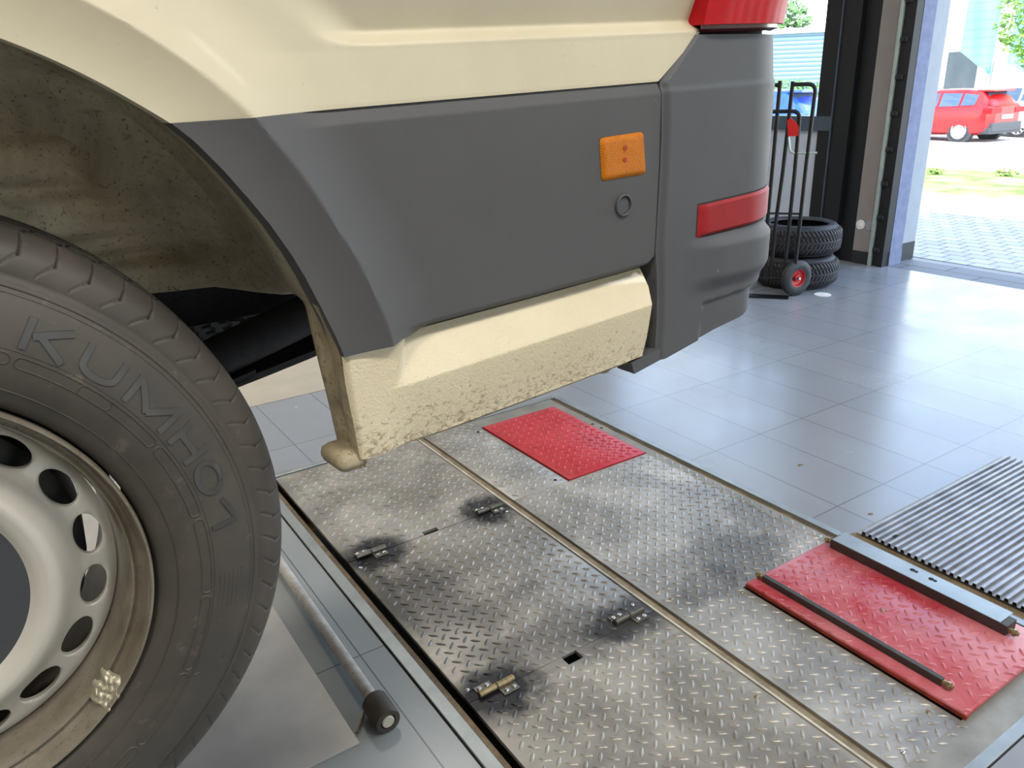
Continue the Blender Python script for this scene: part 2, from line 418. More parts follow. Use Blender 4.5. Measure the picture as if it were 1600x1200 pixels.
class MB:
    """collects world-space shapes for one mesh"""
    def __init__(s): s.v = []; s.f = []; s.mi = []
    def add(s, V, F, mi=0):
        b = len(s.v); s.v += [tuple(map(float, a)) for a in V]
        s.f += [tuple(int(i) + b for i in f) for f in F]; s.mi += [mi] * len(F); return s
    def box(s, a, b, mi=0, bev=0.0):
        (x0, y0, z0), (x1, y1, z1) = a, b
        if bev <= 0:
            V = [(x, y, z) for z in (z0, z1) for y in (y0, y1) for x in (x0, x1)]
            F = [(0, 2, 3, 1), (4, 5, 7, 6), (0, 1, 5, 4), (2, 6, 7, 3), (0, 4, 6, 2), (1, 3, 7, 5)]
            return s.add(V, F, mi)
        bm = bmesh.new(); bmesh.ops.create_cube(bm, size=1)
        for v in bm.verts: v.co = Vector(((x0 + x1) / 2 + v.co.x * (x1 - x0), (y0 + y1) / 2 + v.co.y * (y1 - y0), (z0 + z1) / 2 + v.co.z * (z1 - z0)))
        bmesh.ops.bevel(bm, geom=bm.edges[:], offset=bev, segments=2, affect='EDGES', profile=0.5)
        bm.verts.index_update()
        s.add([v.co[:] for v in bm.verts], [[v.index for v in f.verts] for f in bm.faces], mi); bm.free(); return s
    def lathe(s, prof, c, ax, N=32, mi=0, closed=False, a0=0.0, a1=2 * PI):
        """prof: (radius, height along ax)"""
        ax = Vector(ax).normalized(); e1 = ax.orthogonal().normalized(); e2 = ax.cross(e1); c = Vector(c)
        full = abs(a1 - a0 - 2 * PI) < 1e-6; n = N if full else N + 1
        V = []; K = len(prof)
        for i in range(n):
            a = a0 + (a1 - a0) * i / N; d = e1 * math.cos(a) + e2 * math.sin(a)
            for r, h in prof: V.append(c + d * r + ax * h)
        F = []
        for i in range(N):
            j = (i + 1) % n
            for k in range(K if closed else K - 1):
                l = (k + 1) % K
                F.append((i * K + k, j * K + k, j * K + l, i * K + l))
        return s.add(V, F, mi)
    def cyl(s, c, ax, r, h, N=24, mi=0, bev=0.0):
        b = bev or min(r, h) * 0.08
        return s.lathe([(0.0001, 0), (r - b, 0), (r, b), (r, h - b), (r - b, h), (0.0001, h)], c, ax, N, mi)
    def tube(s, pts, r, N=10, mi=0, caps=True):
        pts = [Vector(p) for p in pts]; V = []; F = []
        prev = None
        for i, p in enumerate(pts):
            t = (pts[min(i + 1, len(pts) - 1)] - pts[max(i - 1, 0)]).normalized()
            if prev is None: e1 = t.orthogonal().normalized()
            else: e1 = (prev - t * prev.dot(t)).normalized()
            prev = e1; e2 = t.cross(e1)
            rr = r[i] if isinstance(r, (list, tuple)) else r
            for k in range(N):
                a = 2 * PI * k / N; V.append(p + (e1 * math.cos(a) + e2 * math.sin(a)) * rr)
        for i in range(len(pts) - 1):
            for k in range(N):
                l = (k + 1) % N
                F.append((i * N + k, i * N + l, (i + 1) * N + l, (i + 1) * N + k))
        if caps:
            F.append(tuple(range(N))[::-1]); F.append(tuple((len(pts) - 1) * N + k for k in range(N)))
        return s.add(V, F, mi)
    def grid(s, G, mi=0, flip=False):
        """G: array [rows][cols] of points"""
        R, C = len(G), len(G[0]); V = [p for row in G for p in row]; F = []
        for i in range(R - 1):
            for j in range(C - 1):
                f = (i * C + j, i * C + j + 1, (i + 1) * C + j + 1, (i + 1) * C + j)
                F.append(f[::-1] if flip else f)
        return s.add(V, F, mi)
    def build(s, name, mats, parent=None, origin=None, smooth=False, sharp=35):
        return mk(name, s.v, s.f, mats, parent, origin, smooth, s.mi, sharp)

def struct(name, mb, mats, **k):
    o = mb.build(name, mats, **k); o['kind'] = 'structure'; return o

def smooth01(x): x = max(0.0, min(1.0, x)); return x * x * (3 - 2 * x)
def npsm(x): x = np.clip(x, 0, 1); return x * x * (3 - 2 * x)

def resample(P, n):
    P = np.asarray(P, float); d = np.r_[0, np.cumsum(np.hypot(*np.diff(P, axis=0).T))]; u = np.linspace(0, d[-1], n)
    return np.c_[np.interp(u, d, P[:, 0]), np.interp(u, d, P[:, 1])]
def smoothline(P, n, it=2):
    P = np.asarray(P, float)
    for _ in range(it):
        Q = [P[0]]
        for a, b in zip(P[:-1], P[1:]): Q += [a * .75 + b * .25, a * .25 + b * .75]
        P = np.array(Q + [P[-1]])
    return resample(P, n)
def coons(L, R, T, B, nu, nv, sm=True):
    """boundary polylines in (s,z): L,R run top->bottom, T,B run left->right; returns [nv][nu][2]"""
    f = smoothline if sm else resample
    L = f(L, nv); R = resample(R, nv); T = resample(T, nu); B = resample(B, nu)
    u = np.linspace(0, 1, nu)[None, :, None]; v = np.linspace(0, 1, nv)[:, None, None]
    A = (1 - u) * L[:, None] + u * R[:, None] + (1 - v) * T[None] + v * B[None]
    A -= (1 - u) * (1 - v) * L[0] + u * (1 - v) * R[0] + (1 - u) * v * L[-1] + u * v * R[-1]
    return A

# ================================================================== THE SETTING
FX0, FX1, FY0, FY1 = 0.692, 2.262, 0.560, 3.056      # outer edge of the steel frame let into the floor
def slab(b, x0, x1, y0, y1, z=0.0, t=0.12): return b.box((x0, y0, z - t), (x1, y1, z))
b = MB(); slab(b, FX0, 6.22, FY1, 7.7); slab(b, FX0, 6.22, -6.2, FY0); slab(b, FX1, 6.22, FY0, FY1); slab(b, -6.0, FX0, FY1, 7.7)
struct('floor', b, M['tiles'])
b = MB(); slab(b, -6.0, FX0, -6.2, FY1)
struct('floor_left', b, M['tiles_left'], origin=(-0.0475, 0, 0))
b = MB(); b.box((FX0 - .1, FY0 - .1, -0.4), (FX1 + .1, FY1 + .1, -0.36))
struct('floor_pit', b, M['black'])
# pale strip of another floor covering behind the lift
b = MB(); b.box((-6.0, 3.885, 0.0), (4.2, 4.62, 0.004)); struct('trim_1', b, M['trim'])

GX = 6.18   # inner face of the gate wall
b = MB(); b.box((-6.0, 7.7, 0), (6.5, 7.9, CEIL)); struct('wall_back', b, M['wall'])
b = MB(); b.box((-6.2, -6.2, 0), (-6.0, 7.9, CEIL)); struct('wall_left', b, M['wall'])
b = MB()
b.box((-6.2, -6.4, 0), (2.4, -6.2, CEIL)); b.box((2.4, -6.4, 3.8), (4.6, -6.2, CEIL)); b.box((4.6, -6.4, 0), (6.5, -6.2, CEIL))
struct('wall_front', b, M['wall'])
b = MB(); b.box((-6.2, -6.4, CEIL), (6.7, 7.9, CEIL + 0.2)); struct('ceiling', b, M['ceil'])
b = MB()
b.box((GX, -6.4, 0), (6.45, -0.6, CEIL)); b.box((GX, -0.6, 3.7), (6.45, 3.99, CEIL))
b.box((GX, 3.99, 3.3), (6.45, 7.3, CEIL)); b.box((GX, 7.3, 0), (6.45, 7.7, CEIL))
struct('wall_right', b, M['wall'])
b = MB(); b.box((6.16, 3.825, 0.105), (6.45, 3.99, 3.7)); struct('wall_column', b, M['brown'])
b = MB(); b.box((6.145, 3.83, 0), (6.44, 3.985, 0.105)); struct('baseboard_column', b, M['plinth'])
b = MB(); b.box((6.245, 3.70, 0.12), (6.415, 3.825, 3.7)); b.box((6.235, 3.692, 0), (6.41, 3.825, 0.12)); struct('wall_reveal', b, M['stucco'])
b = MB(); b.box((6.415, 3.745, 0.15), (6.68, 4.0, 3.7)); struct('wall_pillar', b, M['pillar'])
b = MB(); b.box((6.42, 3.74, 0), (6.675, 3.995, 0.15)); struct('baseboard_pillar', b, M['plinth'])
# window beside the gate
b = MB()
b.box((6.16, 3.99, 0), (6.30, 4.13, 3.3), bev=.004); b.box((6.10, 4.125, 0), (6.34, 4.30, 3.3), bev=.004)
b.box((6.17, 4.30, 0), (6.28, 4.47, 1.10), bev=.004); b.box((6.17, 4.30, 1.10), (6.28, 4.50, 3.3), bev=.004)
b.box((6.17, 7.14, 0), (6.28, 7.3, 3.3), bev=.004); b.box((6.17, 4.47, 0), (6.28, 7.2, 0.09), bev=.004); b.box((6.17, 4.4, 3.2), (6.28, 7.3, 3.3), bev=.004)
struct('window_1', b, M['frame'])
b = MB(); b.box((6.165, 4.34, 1.07), (6.285, 7.2, 1.19), bev=.004); struct('window_1_rail', b, M['frame2'])
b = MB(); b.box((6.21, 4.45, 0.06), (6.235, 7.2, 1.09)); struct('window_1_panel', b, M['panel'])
b = MB(); b.box((6.218, 4.45, 1.15), (6.228, 7.2, 3.25)); struct('window_1_pane', b, M['glass'])
b = MB(); b.box((6.085, 4.283, 0), (6.10, 4.292, 3.3)); struct('trim_2_highlight', b, M['frame2'])  # thin pale strip stands in for the highlight along the post edge
# the open sectional gate: its side rails
b = MB(); b.box((6.13, 3.796, 0), (6.158, 3.824, 3.7), bev=.003); struct('door_1_guide_rail', b, M['guiderail'])
b = MB(); b.box((6.16, 3.752, 0), (6.243, 3.796, 3.7)); b.box((6.15, 3.702, 0), (6.243, 3.752, 3.7))
struct('door_1_track', b, M['darkrail'])
b = MB()
for k in range(9):
    z = 0.12 + 0.27 * k
    b.box((6.135, 3.735, z), (6.165, 3.79, z + 0.035), bev=.003); b.cyl((6.135, 3.765, z + .018), (-1, 0, 0), .009, .012, 10)
struct('door_1_brackets', b, M['plinth'])
# outside ground
b = MB(); b.box((6.22, -9, -0.12), (6.60, 12, 0.0)); struct('ground_threshold', b, M['threshold'])
b = MB(); b.box((6.60, -9, -0.12), (6.74, 12, -0.004)); struct('trim_3', b, M['grate'])
b = MB(); b.box((6.74, -9, -0.12), (10.75, 12, 0.0)); struct('ground_pavers', b, M['pavers'])
def gz(x): return -0.45 * smooth01((x - 10.7) / 11.0)
xs = [10.75, 12, 13.5, 15.2]; b = MB(); b.grid([[(x, y, gz(x)) for y in (-14, 0, 14, 24)] for x in xs], flip=False)
struct('ground_lawn', b, M['grass'])
xs = [15.2, 17, 19, 21, 23, 30, 60, 110]; b = MB(); b.grid([[(x, y, gz(x)) for y in (-40, 0, 30, 70)] for x in xs])
struct('ground_yard', b, M['concrete'])

# ceiling lamps
for i, (x, y, sx, sy, e, c) in enumerate(LAMPS):
    t = thing('ceiling_lamp', (x, y, CEIL), ['long ceiling lamp over the near left bay', 'long ceiling lamp over the brake tester', 'long ceiling lamp by the gate',
              'long ceiling lamp behind the van, left', 'long ceiling lamp behind the van, right'][i], 'ceiling lamp', 'ceiling lamps')
    b = MB(); b.box((x - sx / 2 - .03, y - sy / 2 - .03, CEIL - .1), (x + sx / 2 + .03, y + sy / 2 + .03, CEIL), bev=.008); b.build('lamp_housing', M['white'], t)
    b = MB(); b.box((x - sx / 2, y - sy / 2, CEIL - .108), (x + sx / 2, y + sy / 2, CEIL - .1)); b.build('diffuser', M['diffuser'], t)

# ================================================================== FLOOR FRAME AND CHEQUER PLATES
fr = thing('floor_frame', (1.48, 1.8, 0), 'galvanised steel frame let into the tiled floor around the chequer plates', 'floor frame')
def ring(b, x0, x1, y0, y1, w, z0, z1, bev=0.0):
    wl_, wr, wb, wt = w
    b.box((x0, y0, z0), (x0 + wl_, y1, z1), bev=bev); b.box((x1 - wr, y0, z0), (x1, y1, z1), bev=bev)
    b.box((x0 + wl_, y0, z0), (x1 - wr, y0 + wb, z1), bev=bev); b.box((x0 + wl_, y1 - wt, z0), (x1 - wr, y1, z1), bev=bev)
b = MB(); ring(b, FX0 + .006, FX1, FY0 + .004, FY1, (.036, .028, .030, .030), -0.30, 0.004, bev=.0015); b.build('outer_flange', M['galv'], fr)
b = MB(); ring(b, FX0 + .042, FX1 - .028, FY0 + .034, FY1 - .030, (.022, .022, .012, .004), -0.30, -0.010); b.build('inner_channel', M['rust'], fr)
b = MB(); ring(b, FX0, FX1 + .006, FY0 - .003, FY1 + .006, (.006, .006, .007, .006), -0.30, -0.004); b.build('rubber_seal', M['black'], fr)
b = MB(); b.box((1.424, 0.61, -0.30), (1.470, 3.02, -0.008)); b.build('centre_channel', M['rust'], fr)
b = MB(); b.box((1.432, 0.61, -0.30), (1.4395, 3.02, 0.003), bev=.001); b.build('rail_edge', M['railwhite'], fr)
b = MB(); b.box((1.4395, 0.61, -0.30), (1.4585, 3.02, -0.001), bev=.001); b.build('centre_rail', M['rail'], fr)
b = MB(); b.box((2.165, 1.37, -0.02), (2.206, 3.022, 0.001), bev=.001); b.box((1.478, 2.935, -0.02), (2.165, 3.022, 0.001), bev=.001)
b.box((1.478, .594, -0.02), (2.206, .6745, 0.001), bev=.001); b.build('flat_strip', M['galv_dirty'], fr)
b = MB(); b.cyl((2.178, 2.645, 0), (0, 0, 1), .008, .0015, 12); b.cyl((2.182, 2.585, 0), (0, 0, 1), .008, .0015, 12); b.build('strip_holes', M['black'], fr)

def lens(b, x, y, ang, z, L=0.0172, Wd=0.0054, h=0.0020, mi=0):
    ca, sa = math.cos(ang), math.sin(ang); V = []; st = (-1, -.62, 0, .62, 1)
    for i, t in enumerate(st):
        w = Wd * (1 - t * t) ** .7 if abs(t) < 1 else 0; hh = h * (1 - t * t) ** .55 if abs(t) < 1 else 0
        for s, q in ((-1, 0), (-.45, .82), (.45, .82), (1, 0)):
            px, py = t * L, s * w
            V.append((x + px * ca - py * sa, y + px * sa + py * ca, z + hh * q + (0.0001 if q else 0)))
    F = []
    for i in range(4):
        for k in range(3): F.append((i * 4 + k, i * 4 + 4 + k, i * 4 + 5 + k, i * 4 + 1 + k))
    b.add(V, F, mi)

def chequer(name, rects, z, mats, label, t=0.012, margin=0.017, area=None, lat=(0.0445, 0.0465), off=(0.807, 1.709), skip=lambda x, y: False, h=0.0040, bev=0.0015, parent=None):
    b = MB()
    for (x0, x1, y0, y1) in rects: b.box((x0, y0, z - t), (x1, y1, z), bev=bev)
    X0 = min(r[0] for r in rects); X1 = max(r[1] for r in rects); Y0 = min(r[2] for r in rects); Y1 = max(r[3] for r in rects)
    lx, ly = lat
    for k in (0, 1):
        i0 = int((X0 - off[0]) / lx) - 2; i1 = int((X1 - off[0]) / lx) + 2
        j0 = int((Y0 - off[1]) / ly) - 2; j1 = int((Y1 - off[1]) / ly) + 2
        for i in range(i0, i1):
            for j in range(j0, j1):
                x = off[0] + i * lx + k * lx / 2; y = off[1] + j * ly - k * ly / 2
                if not any(r[0] + margin * .7 < x < r[1] - margin * .7 and r[2] + margin * .7 < y < r[3] - margin * .7 for r in (area or rects)): continue
                if skip(x, y): continue
                lens(b, x, y, (PI / 4 if k == 0 else -PI / 4) * (.96 + .08 * rng.random()), z, h=h * (.85 + .3 * rng.random()))
    o = b.build(name, mats, parent, smooth=True, sharp=50)
    if label: tag(o, label, 'floor plate')
    return o

SK = [(0.86, 2.245, .062), (1.355, 2.255, .055), (0.855, 1.44, .062), (1.35, 1.455, .055)]
nearh = lambda x, y: any(math.hypot(x - a, (y - b_) * 1.3) < r * .8 for a, b_, r in SK) or (1.06 < x < 1.14 and (2.225 < y < 2.275 or 1.395 < y < 1.435))
HS1 = (1.071, 1.131); H1 = (2.249, 2.268); HS2 = (1.076, 1.128); H2 = (1.402, 1.418)
PX0, PX1 = 0.776, 1.429
chequer('checker_plate', [(PX0, PX1, H1[1], 3.018), (PX0, HS1[0], 2.246, H1[1]), (HS1[1], PX1, 2.246, H1[1])], 0, M['plate'],
        'grey chequer plate furthest back in the left row, under the van sill', skip=nearh, area=[(PX0, PX1, 2.246, 3.018)], bev=0)
chequer('checker_plate', [(PX0, PX1, 1.440, 2.243)], 0, M['plate'],
        'dirty middle chequer plate of the left row, between the two pairs of hinges', skip=nearh)
chequer('checker_plate', [(PX0, PX1, 0.606, H2[0]), (PX0, HS2[0], H2[0], 1.4375), (HS2[1], PX1, H2[0], 1.4375)], 0, M['plate'],
        'chequer plate nearest the camera at the bottom of the photo, left of the centre rail', skip=nearh, area=[(PX0, PX1, 0.606, 1.4375)], bev=0)
RX0, RX1 = 1.472, 2.206
chequer('checker_plate', [(RX0, 1.738, 2.262, 3.020)], 0, M['plate2'], 'narrow chequer plate left of the far red plate, by the van sill')
chequer('checker_plate', [(RX0, RX1, 1.362, 2.259), (RX0, 1.738, 0.640, 1.362)], 0, M['plate2'], 'large pale L-shaped chequer plate between the two red plates', area=[(RX0, RX1, 1.362, 2.259), (RX0, 1.738, 0.640, 1.40)], bev=0)
o = chequer('red_checker_plate', [(1.744, 2.158, 2.263, 2.928)], 0.006, M['redplate'], 'flat bright red chequer plate further back, below the van bumper', off=(1.951, 2.609), lat=(.040, .042), bev=.002)
def centre_mark(x, y, z, parent):
    b = MB(); V = [(x, y, z + .0022)]; k = 13
    for i in range(k):
        a = 2 * PI * i / k; q = .017 * (.45 + .55 * rng.random()); V.append((x + q * math.cos(a), y + q * .8 * math.sin(a), z + .0003))
    b.add(V, [(0, 1 + i, 1 + (i + 1) % k) for i in range(k)]); b.build('centre_mark', M['chip'], parent)
centre_mark(1.951, 2.609, .006, o)
red2 = thing('red_floor_hatch', (1.95, 1.0, 0.012), 'worn red chequer hatch with two dark bars on top, near the ribbed mat', 'floor plate')
chequer('hatch_plate', [(1.745, 2.206, 0.668, 1.356)], 0.020, M['redworn_sheen'], None, t=0.016, off=(1.957, 1.026), parent=red2, bev=.005, h=.0042, margin=.012,
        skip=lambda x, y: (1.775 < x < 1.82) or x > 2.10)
centre_mark(1.957, 1.026, .020, red2)
b = MB(); b.box((1.7445, .667, .003), (1.7565, 1.357, .0135)); b.build('worn_edge', M['rustred'], red2)
# small screws and rivets on the plates
def bolt(x, y, r=.007, z=0.0, m='bolt', h=.004):
    b = MB(); b.lathe([(.0001, h), (r * .55, h), (r * .85, h * .6), (r, 0)], (x, y, z), (0, 0, 1), 14); b.lathe([(.0001, h + .0003), (r * .3, h + .0003)], (x, y, z), (0, 0, 1), 6)
    return b
for x, y, m, lb in ((0.797, 1.482, 'bolt', 'round bolt head left of the near left hinge'), (1.398, 1.500, 'bolt', 'round bolt head behind the near right hinge, by the rail'),
                    (0.798, 2.190, 'bolt', 'round bolt head in front of the far left hinge'), (1.402, 2.205, 'bolt', 'round bolt head right of the far right hinge'),
                    (1.505, 1.50, 'brass', 'small worn bolt right of the rail, behind the L-shaped plate corner'), (1.512, 1.45, 'brass', 'small worn bolt right of the rail beside its twin, nearer the camera'),
                    (1.715, 1.345, 'brass', 'small brown bolt at the upper left corner of the walked red hatch'), (2.185, 1.405, 'bolt', 'long zinc bolt at the top corner of the walked red hatch'),
                    (1.700, .735, 'brass', 'small brown bolt left of the near corner of the walked red hatch'), (1.53, .70, 'bolt', 'bolt head at the near end of the L-shaped plate'),
                    (1.395, 1.02, 'brass', 'small brown bolt left of the rail on the nearest plate'), (1.70, 2.30, 'black', 'small dark screw hole at the near corner of the far red plate'),
                    (1.70, 2.90, 'black', 'small dark screw hole at the far left corner of the far red plate'), (2.17, 2.245, 'brass', 'small worn screw at the right corner of the far red plate')):
    tag(bolt(x, y).build('bolt', M[m], origin=(x, y, 0), smooth=True, sharp=60), lb, 'bolt')

def hinge(x, y, ang, flip, label):
    t = thing('hinge', (x, y, 0), label, 'hinge', 'hinges between the chequer plates')
    R = Matrix.Rotation(ang, 3, 'Z')
    def W(px, py, pz): v = R @ Vector((px, py, 0)); return (x + v.x, y + v.y, pz)
    def rot(b):
        b.v = [W(*v) for v in b.v]; return b
    rot(MB().box((-.052, .004, .0), (-.002, .036, .005), bev=.001)).build('hinge_leaf', M['hinge'], t)
    rot(MB().box((.002, -.036, .0), (.052, -.004, .005), bev=.001)).build('hinge_leaf', M['hinge'], t)
    rot(MB().cyl((-.055, 0, .010), (1, 0, 0), .0095, .054, 16)).build('knuckle', M['brass' if flip else 'hinge'], t, smooth=True)
    rot(MB().cyl((.001, 0, .010), (1, 0, 0), .0095, .054, 16)).build('knuckle', M['brass' if flip else 'hinge'], t, smooth=True)
    for px, py in ((-.040, .024), (-.016, .024), (.016, -.024), (.040, -.024)):
        w = W(px, py, .005); MB().lathe([(.0001, .0045), (.004, .0042), (.0065, .0022), (.007, 0)], w, (0, 0, 1), 14).build('rivet', M['bolt'], t, smooth=True)
hinge(0.862, 2.245, 0.02, False, 'oily hinge at the left end of the far plate joint')
hinge(1.352, 2.252, 0.02, False, 'oily hinge at the right end of the far plate joint, by the rail')
hinge(0.862, 1.440, 0.02, True, 'hinge with bright barrel and black grease around it, left end of the near plate joint')
hinge(1.345, 1.458, 0.02, False, 'hinge at the right end of the near plate joint, by the rail')
for (x0, x1), (y0, y1), lb in ((HS1, H1, 'small black lifting slot in the far plate joint'), (HS2, H2, 'small dark lifting slot in the near plate joint')):
    pass

# bars on the red hatch
def bar(name, x0, x1, y0, y1, z0, z1, mat, label, topmat=None, holes=()):
    t = thing(name, ((x0 + x1) / 2, (y0 + y1) / 2, z0), label, 'steel bar')
    b = MB(); b.box((x0, y0, z0), (x1, y1, z1), bev=.0015); b.build('bar_body', mat, t)
    if topmat:
        b = MB(); b.box((x0 + .001, y0 + .02, z1), (x1 + .020, y1 - .005, z1 + .002), bev=.0008); b.build('bar_top', topmat, t)
    for yy, s in ((y0, -1), (y1, 1)):
        b = MB(); xm = x0 + min(.012, (x1 - x0) / 2)
        b.cyl((xm, yy, z0 + (z1 - z0) * .5), (0, s, 0), .0075, .012, 12); b.cyl((xm, yy + s * .012, z0 + (z1 - z0) * .5), (0, s, 0), .0115, .008, 6); b.cyl((xm, yy + s * .019, z0 + (z1 - z0) * .5), (0, s, 0), .006, .008, 10)
        b.build('end_bolt', M['brass'], t, smooth=True)
    for yy in holes:
        b = MB(); b.cyl((x1 - .008, yy, z1 + .0015), (0, 0, 1), .008, .0012, 12); b.cyl((x1 - .008, yy - .012, z1 + .0015), (0, 0, 1), .006, .0012, 12); b.build('slot_hole', M['black'], t)
bar('steel_bar', 1.786, 1.802, .757, 1.330, .0205, .042, M['darkbar'], 'narrow dark bar lying along the left edge of the walked red hatch')
bar('steel_bar', 2.122, 2.176, .760, 1.325, .0205, .052, M['darkbar'], 'wide dark bar with bright slotted top on the right edge of the walked red hatch', M['galv'], (1.005, 1.065))

# ribbed aluminium mat
def ribbed():
    y0, y1, x0, x1 = -0.9, 1.322, 2.300, 3.295; pitch = .0236; b = MB(); n = int((y1 - y0) / pitch)
    prof = []
    for k in range(n):
        y = y1 - k * pitch
        prof += [(y, .010), (y - pitch * .10, .0215), (y - pitch * .50, .0215), (y - pitch * .62, .010)]
    prof = [p for p in prof if p[0] > y0]
    xs_ = np.linspace(x0, x1, 9)
    top = [[(x, y, z) for x in xs_] for y, z in prof]; bot = [[(x, y, z - .0022) for x in xs_] for y, z in prof]
    b.grid(top); b.grid(bot, flip=True)
    for e in (0, -1):
        b.grid([[r[e] for r in top], [r[e] for r in bot]], flip=(e == 0))
    o = b.build('ribbed_mat', M['mat'], origin=(2.8, .6, 0))
    tag(o, 'ribbed aluminium mat lying on the tiles at the right edge', 'mat')
    b = MB(); b.box((2.30, y0, .0005), (2.318, y1, .0075)); b.box((3.27, y0, .0005), (3.288, y1, .0075)); b.build('mat_support', M['darkbar'], o)
    b = MB(); b.box((2.300, y1 + .002, .0), (3.295, y1 + .020, .006), bev=.001); b.build('mat_edge_strip', M['galv_dirty'], o)
    for x, y in ((2.355, 1.235), (2.92, 1.05)):
        b = MB(); b.cyl((x, y, .0212), (0, 0, 1), .007, .0009, 12); b.cyl((x + .011, y, .0212), (0, 0, 1), .006, .0009, 12); b.build('screw_slot', M['black'], o)
ribbed()
b = MB(); b.box((2.262, .02, -.02), (2.302, 1.352, .0012)); tag(b.build('steel_strip', M['rust']), 'rusty brown steel strip between the floor frame and the ribbed mat', 'metal strip')

# chips on the tiles
for cx, cy, r, lb in ((2.586, 1.794, .022, 'brown chip in a floor tile, in the middle of the tiles'), (2.46, 1.392, .020, 'brown chip in a floor tile, beside the corner of the ribbed mat')):
    b = MB(); V = [(cx, cy, .0018)]; k = 11
    for i in range(k):
        a = 2 * PI * i / k; q = r * (.35 + .65 * rng.random()); V.append((cx + q * math.cos(a), cy + q * .6 * math.sin(a), .0003))
    b.add(V, [(0, 1 + i, 1 + (i + 1) % k) for i in range(k)]); tag(b.build('floor_chip', M['chip'], origin=(cx, cy, 0)), lb, 'chip')

# sheet and tube, lower left
b = MB(); b.box((-1.6, 1.478, .001), (.486, 3.4, .004), bev=.0008); tag(b.build('metal_sheet', M['sheet'], origin=(0, 2, 0)), 'grey metal sheet lying on the floor below the wheel', 'metal sheet')
tb = thing('floor_roller', (.553, 2.0, .0), 'chipped white tube with a black rubber end, lying on the floor beside the sheet', 'roller')
b = MB(); b.tube([(.586, 3.3, .022), (.576, 2.33, .022), (.5625, 1.552, .033)], .0170, 20); b.build('tube', M['tubewhite'], tb, smooth=True)
b = MB(); b.lathe([(.0165, 0), (.031, 0), (.034, .004), (.034, .082), (.0315, .087), (.020, .087), (.020, .081)], (.5630, 1.555, .0350), (-.018, -1, 0), 32); b.build('rubber_end', M['rollrub'], tb, smooth=True)
b = MB(); b.lathe([(.0165, 0), (.0165, .0065), (.0140, .009), (.0001, .009)], (.5615, 1.474, .0350), (-.018, -1, 0), 24); b.build('pin', M['railwhite'], tb, smooth=True)
b = MB(); b.lathe([(.0245, .0), (.0245, .004), (.0205, .004)], (.5615, 1.4735, .0350), (-.018, -1, 0), 22, a0=.5, a1=5.6); b.build('snap_ring', M['brass'], tb)
b = MB(); b.tube([(.535, 1.560, .012), (.512, 1.530, .009), (.492, 1.510, .006)], .004, 8); b.build('bracket_wire', M['brass'], tb, smooth=True)

# ================================================================== THE VAN ON THE LIFT
PSI = math.radians(4.0); DV = 0.754
VN = Vector((-math.sin(PSI), math.cos(PSI), 0)); VT = Vector((math.cos(PSI), math.sin(PSI), 0))
def P(s, z, o=0.0): q = VN * (DV + o) + VT * s; return (q.x, q.y, z)       # s along the side, z above floor, o inwards
van = thing('van', (-0.155, 1.6, 0.70), 'ivory panel van with grey plastic side cladding, raised on a lift', 'van')

ARCH = [(0.0938, 1.5469), (0.1214, 1.5342), (0.1504, 1.5181), (0.1811, 1.4982), (0.2071, 1.4798), (0.2240, 1.4639), (0.2460, 1.4367), (0.2644, 1.4106), (0.2824, 1.3832), (0.3003, 1.3503), (0.3113, 1.3264), (0.3246, 1.292), (0.3372, 1.2576), (0.3446, 1.2329)]  # van side outlines: image pixels projected onto the side plane, pasted as coordinates
BAND = [(0.1554, 1.5751), (0.1917, 1.5546), (0.2239, 1.5322), (0.2493, 1.5118), (0.2759, 1.4863), (0.2937, 1.4615), (0.3125, 1.4355), (0.3317, 1.4038), (0.3500, 1.3680), (0.3680, 1.3360), (0.3822, 1.2989), (0.3961, 1.2611), (0.4011, 1.2349), (.408, 1.18), (.415, 1.10)]
CS, CZ = -0.10, 1.07
def polar(pts):
    a = np.array(pts); th = np.arctan2(a[:, 1] - CZ, a[:, 0] - CS); r = np.hypot(a[:, 1] - CZ, a[:, 0] - CS); o = np.argsort(th); return th[o], r[o]
ATH, AR = polar(ARCH); BTH, BR_ = polar(BAND)
def fold(th): return np.where(th > PI / 2, PI - th, th)
def r_arch(th): return np.interp(fold(th), ATH, AR)
def r_band(th): return np.interp(fold(th), BTH, BR_)

def arch_off(d):
    """the band round the wheel arch swells out towards its edge; behind that crease the side falls back in a soft fillet"""
    a = np.clip((d + 0.050) / 0.050, 0, 1); x = np.clip(d / 0.080, 0, 1)
    return np.where(d < 0, -0.008 * a ** 2, -0.008 + 0.026 * (1 - (1 - x) ** 2))

def off_body(s, z):
    """inward offset of the ivory and grey side skin"""
    s = np.asarray(s, float); z = np.asarray(z, float)
    th = np.arctan2(z - CZ, s - CS); r = np.hypot(s - CS, z - CZ)
    d = r - r_band(th)
    o = arch_off(d)
    o = o + 0.10 * np.clip(z - 1.497 - (s - .6) * .035, 0, 0.05) * npsm((d - .03) / .06)
    # pressed recess of the upper body
    zl = 1.5425 + (s - 0.40) * 0.040
    k = npsm((z - zl) / 0.017) * npsm((s + (z - 1.54) * 1.15 - 0.370) / 0.075)
    o = o + 0.018 * k - 0.34 * np.clip(z - zl - 0.012, 0, 0.065) * k
    # waist: small lip over the cladding
    return o

def grid_pts(A, off, extra=0.0):
    o = off(A[..., 0], A[..., 1]) + extra
    return [[P(A[i, j, 0], A[i, j, 1], o[i, j]) for j in range(A.shape[1])] for i in range(A.shape[0])]
def skirt(b, edge, d, flip=False, mi=0):
    """turn a panel edge inwards by d"""
    b.grid([edge, [tuple(Vector(p) + VN * d) for p in edge]], mi, flip)

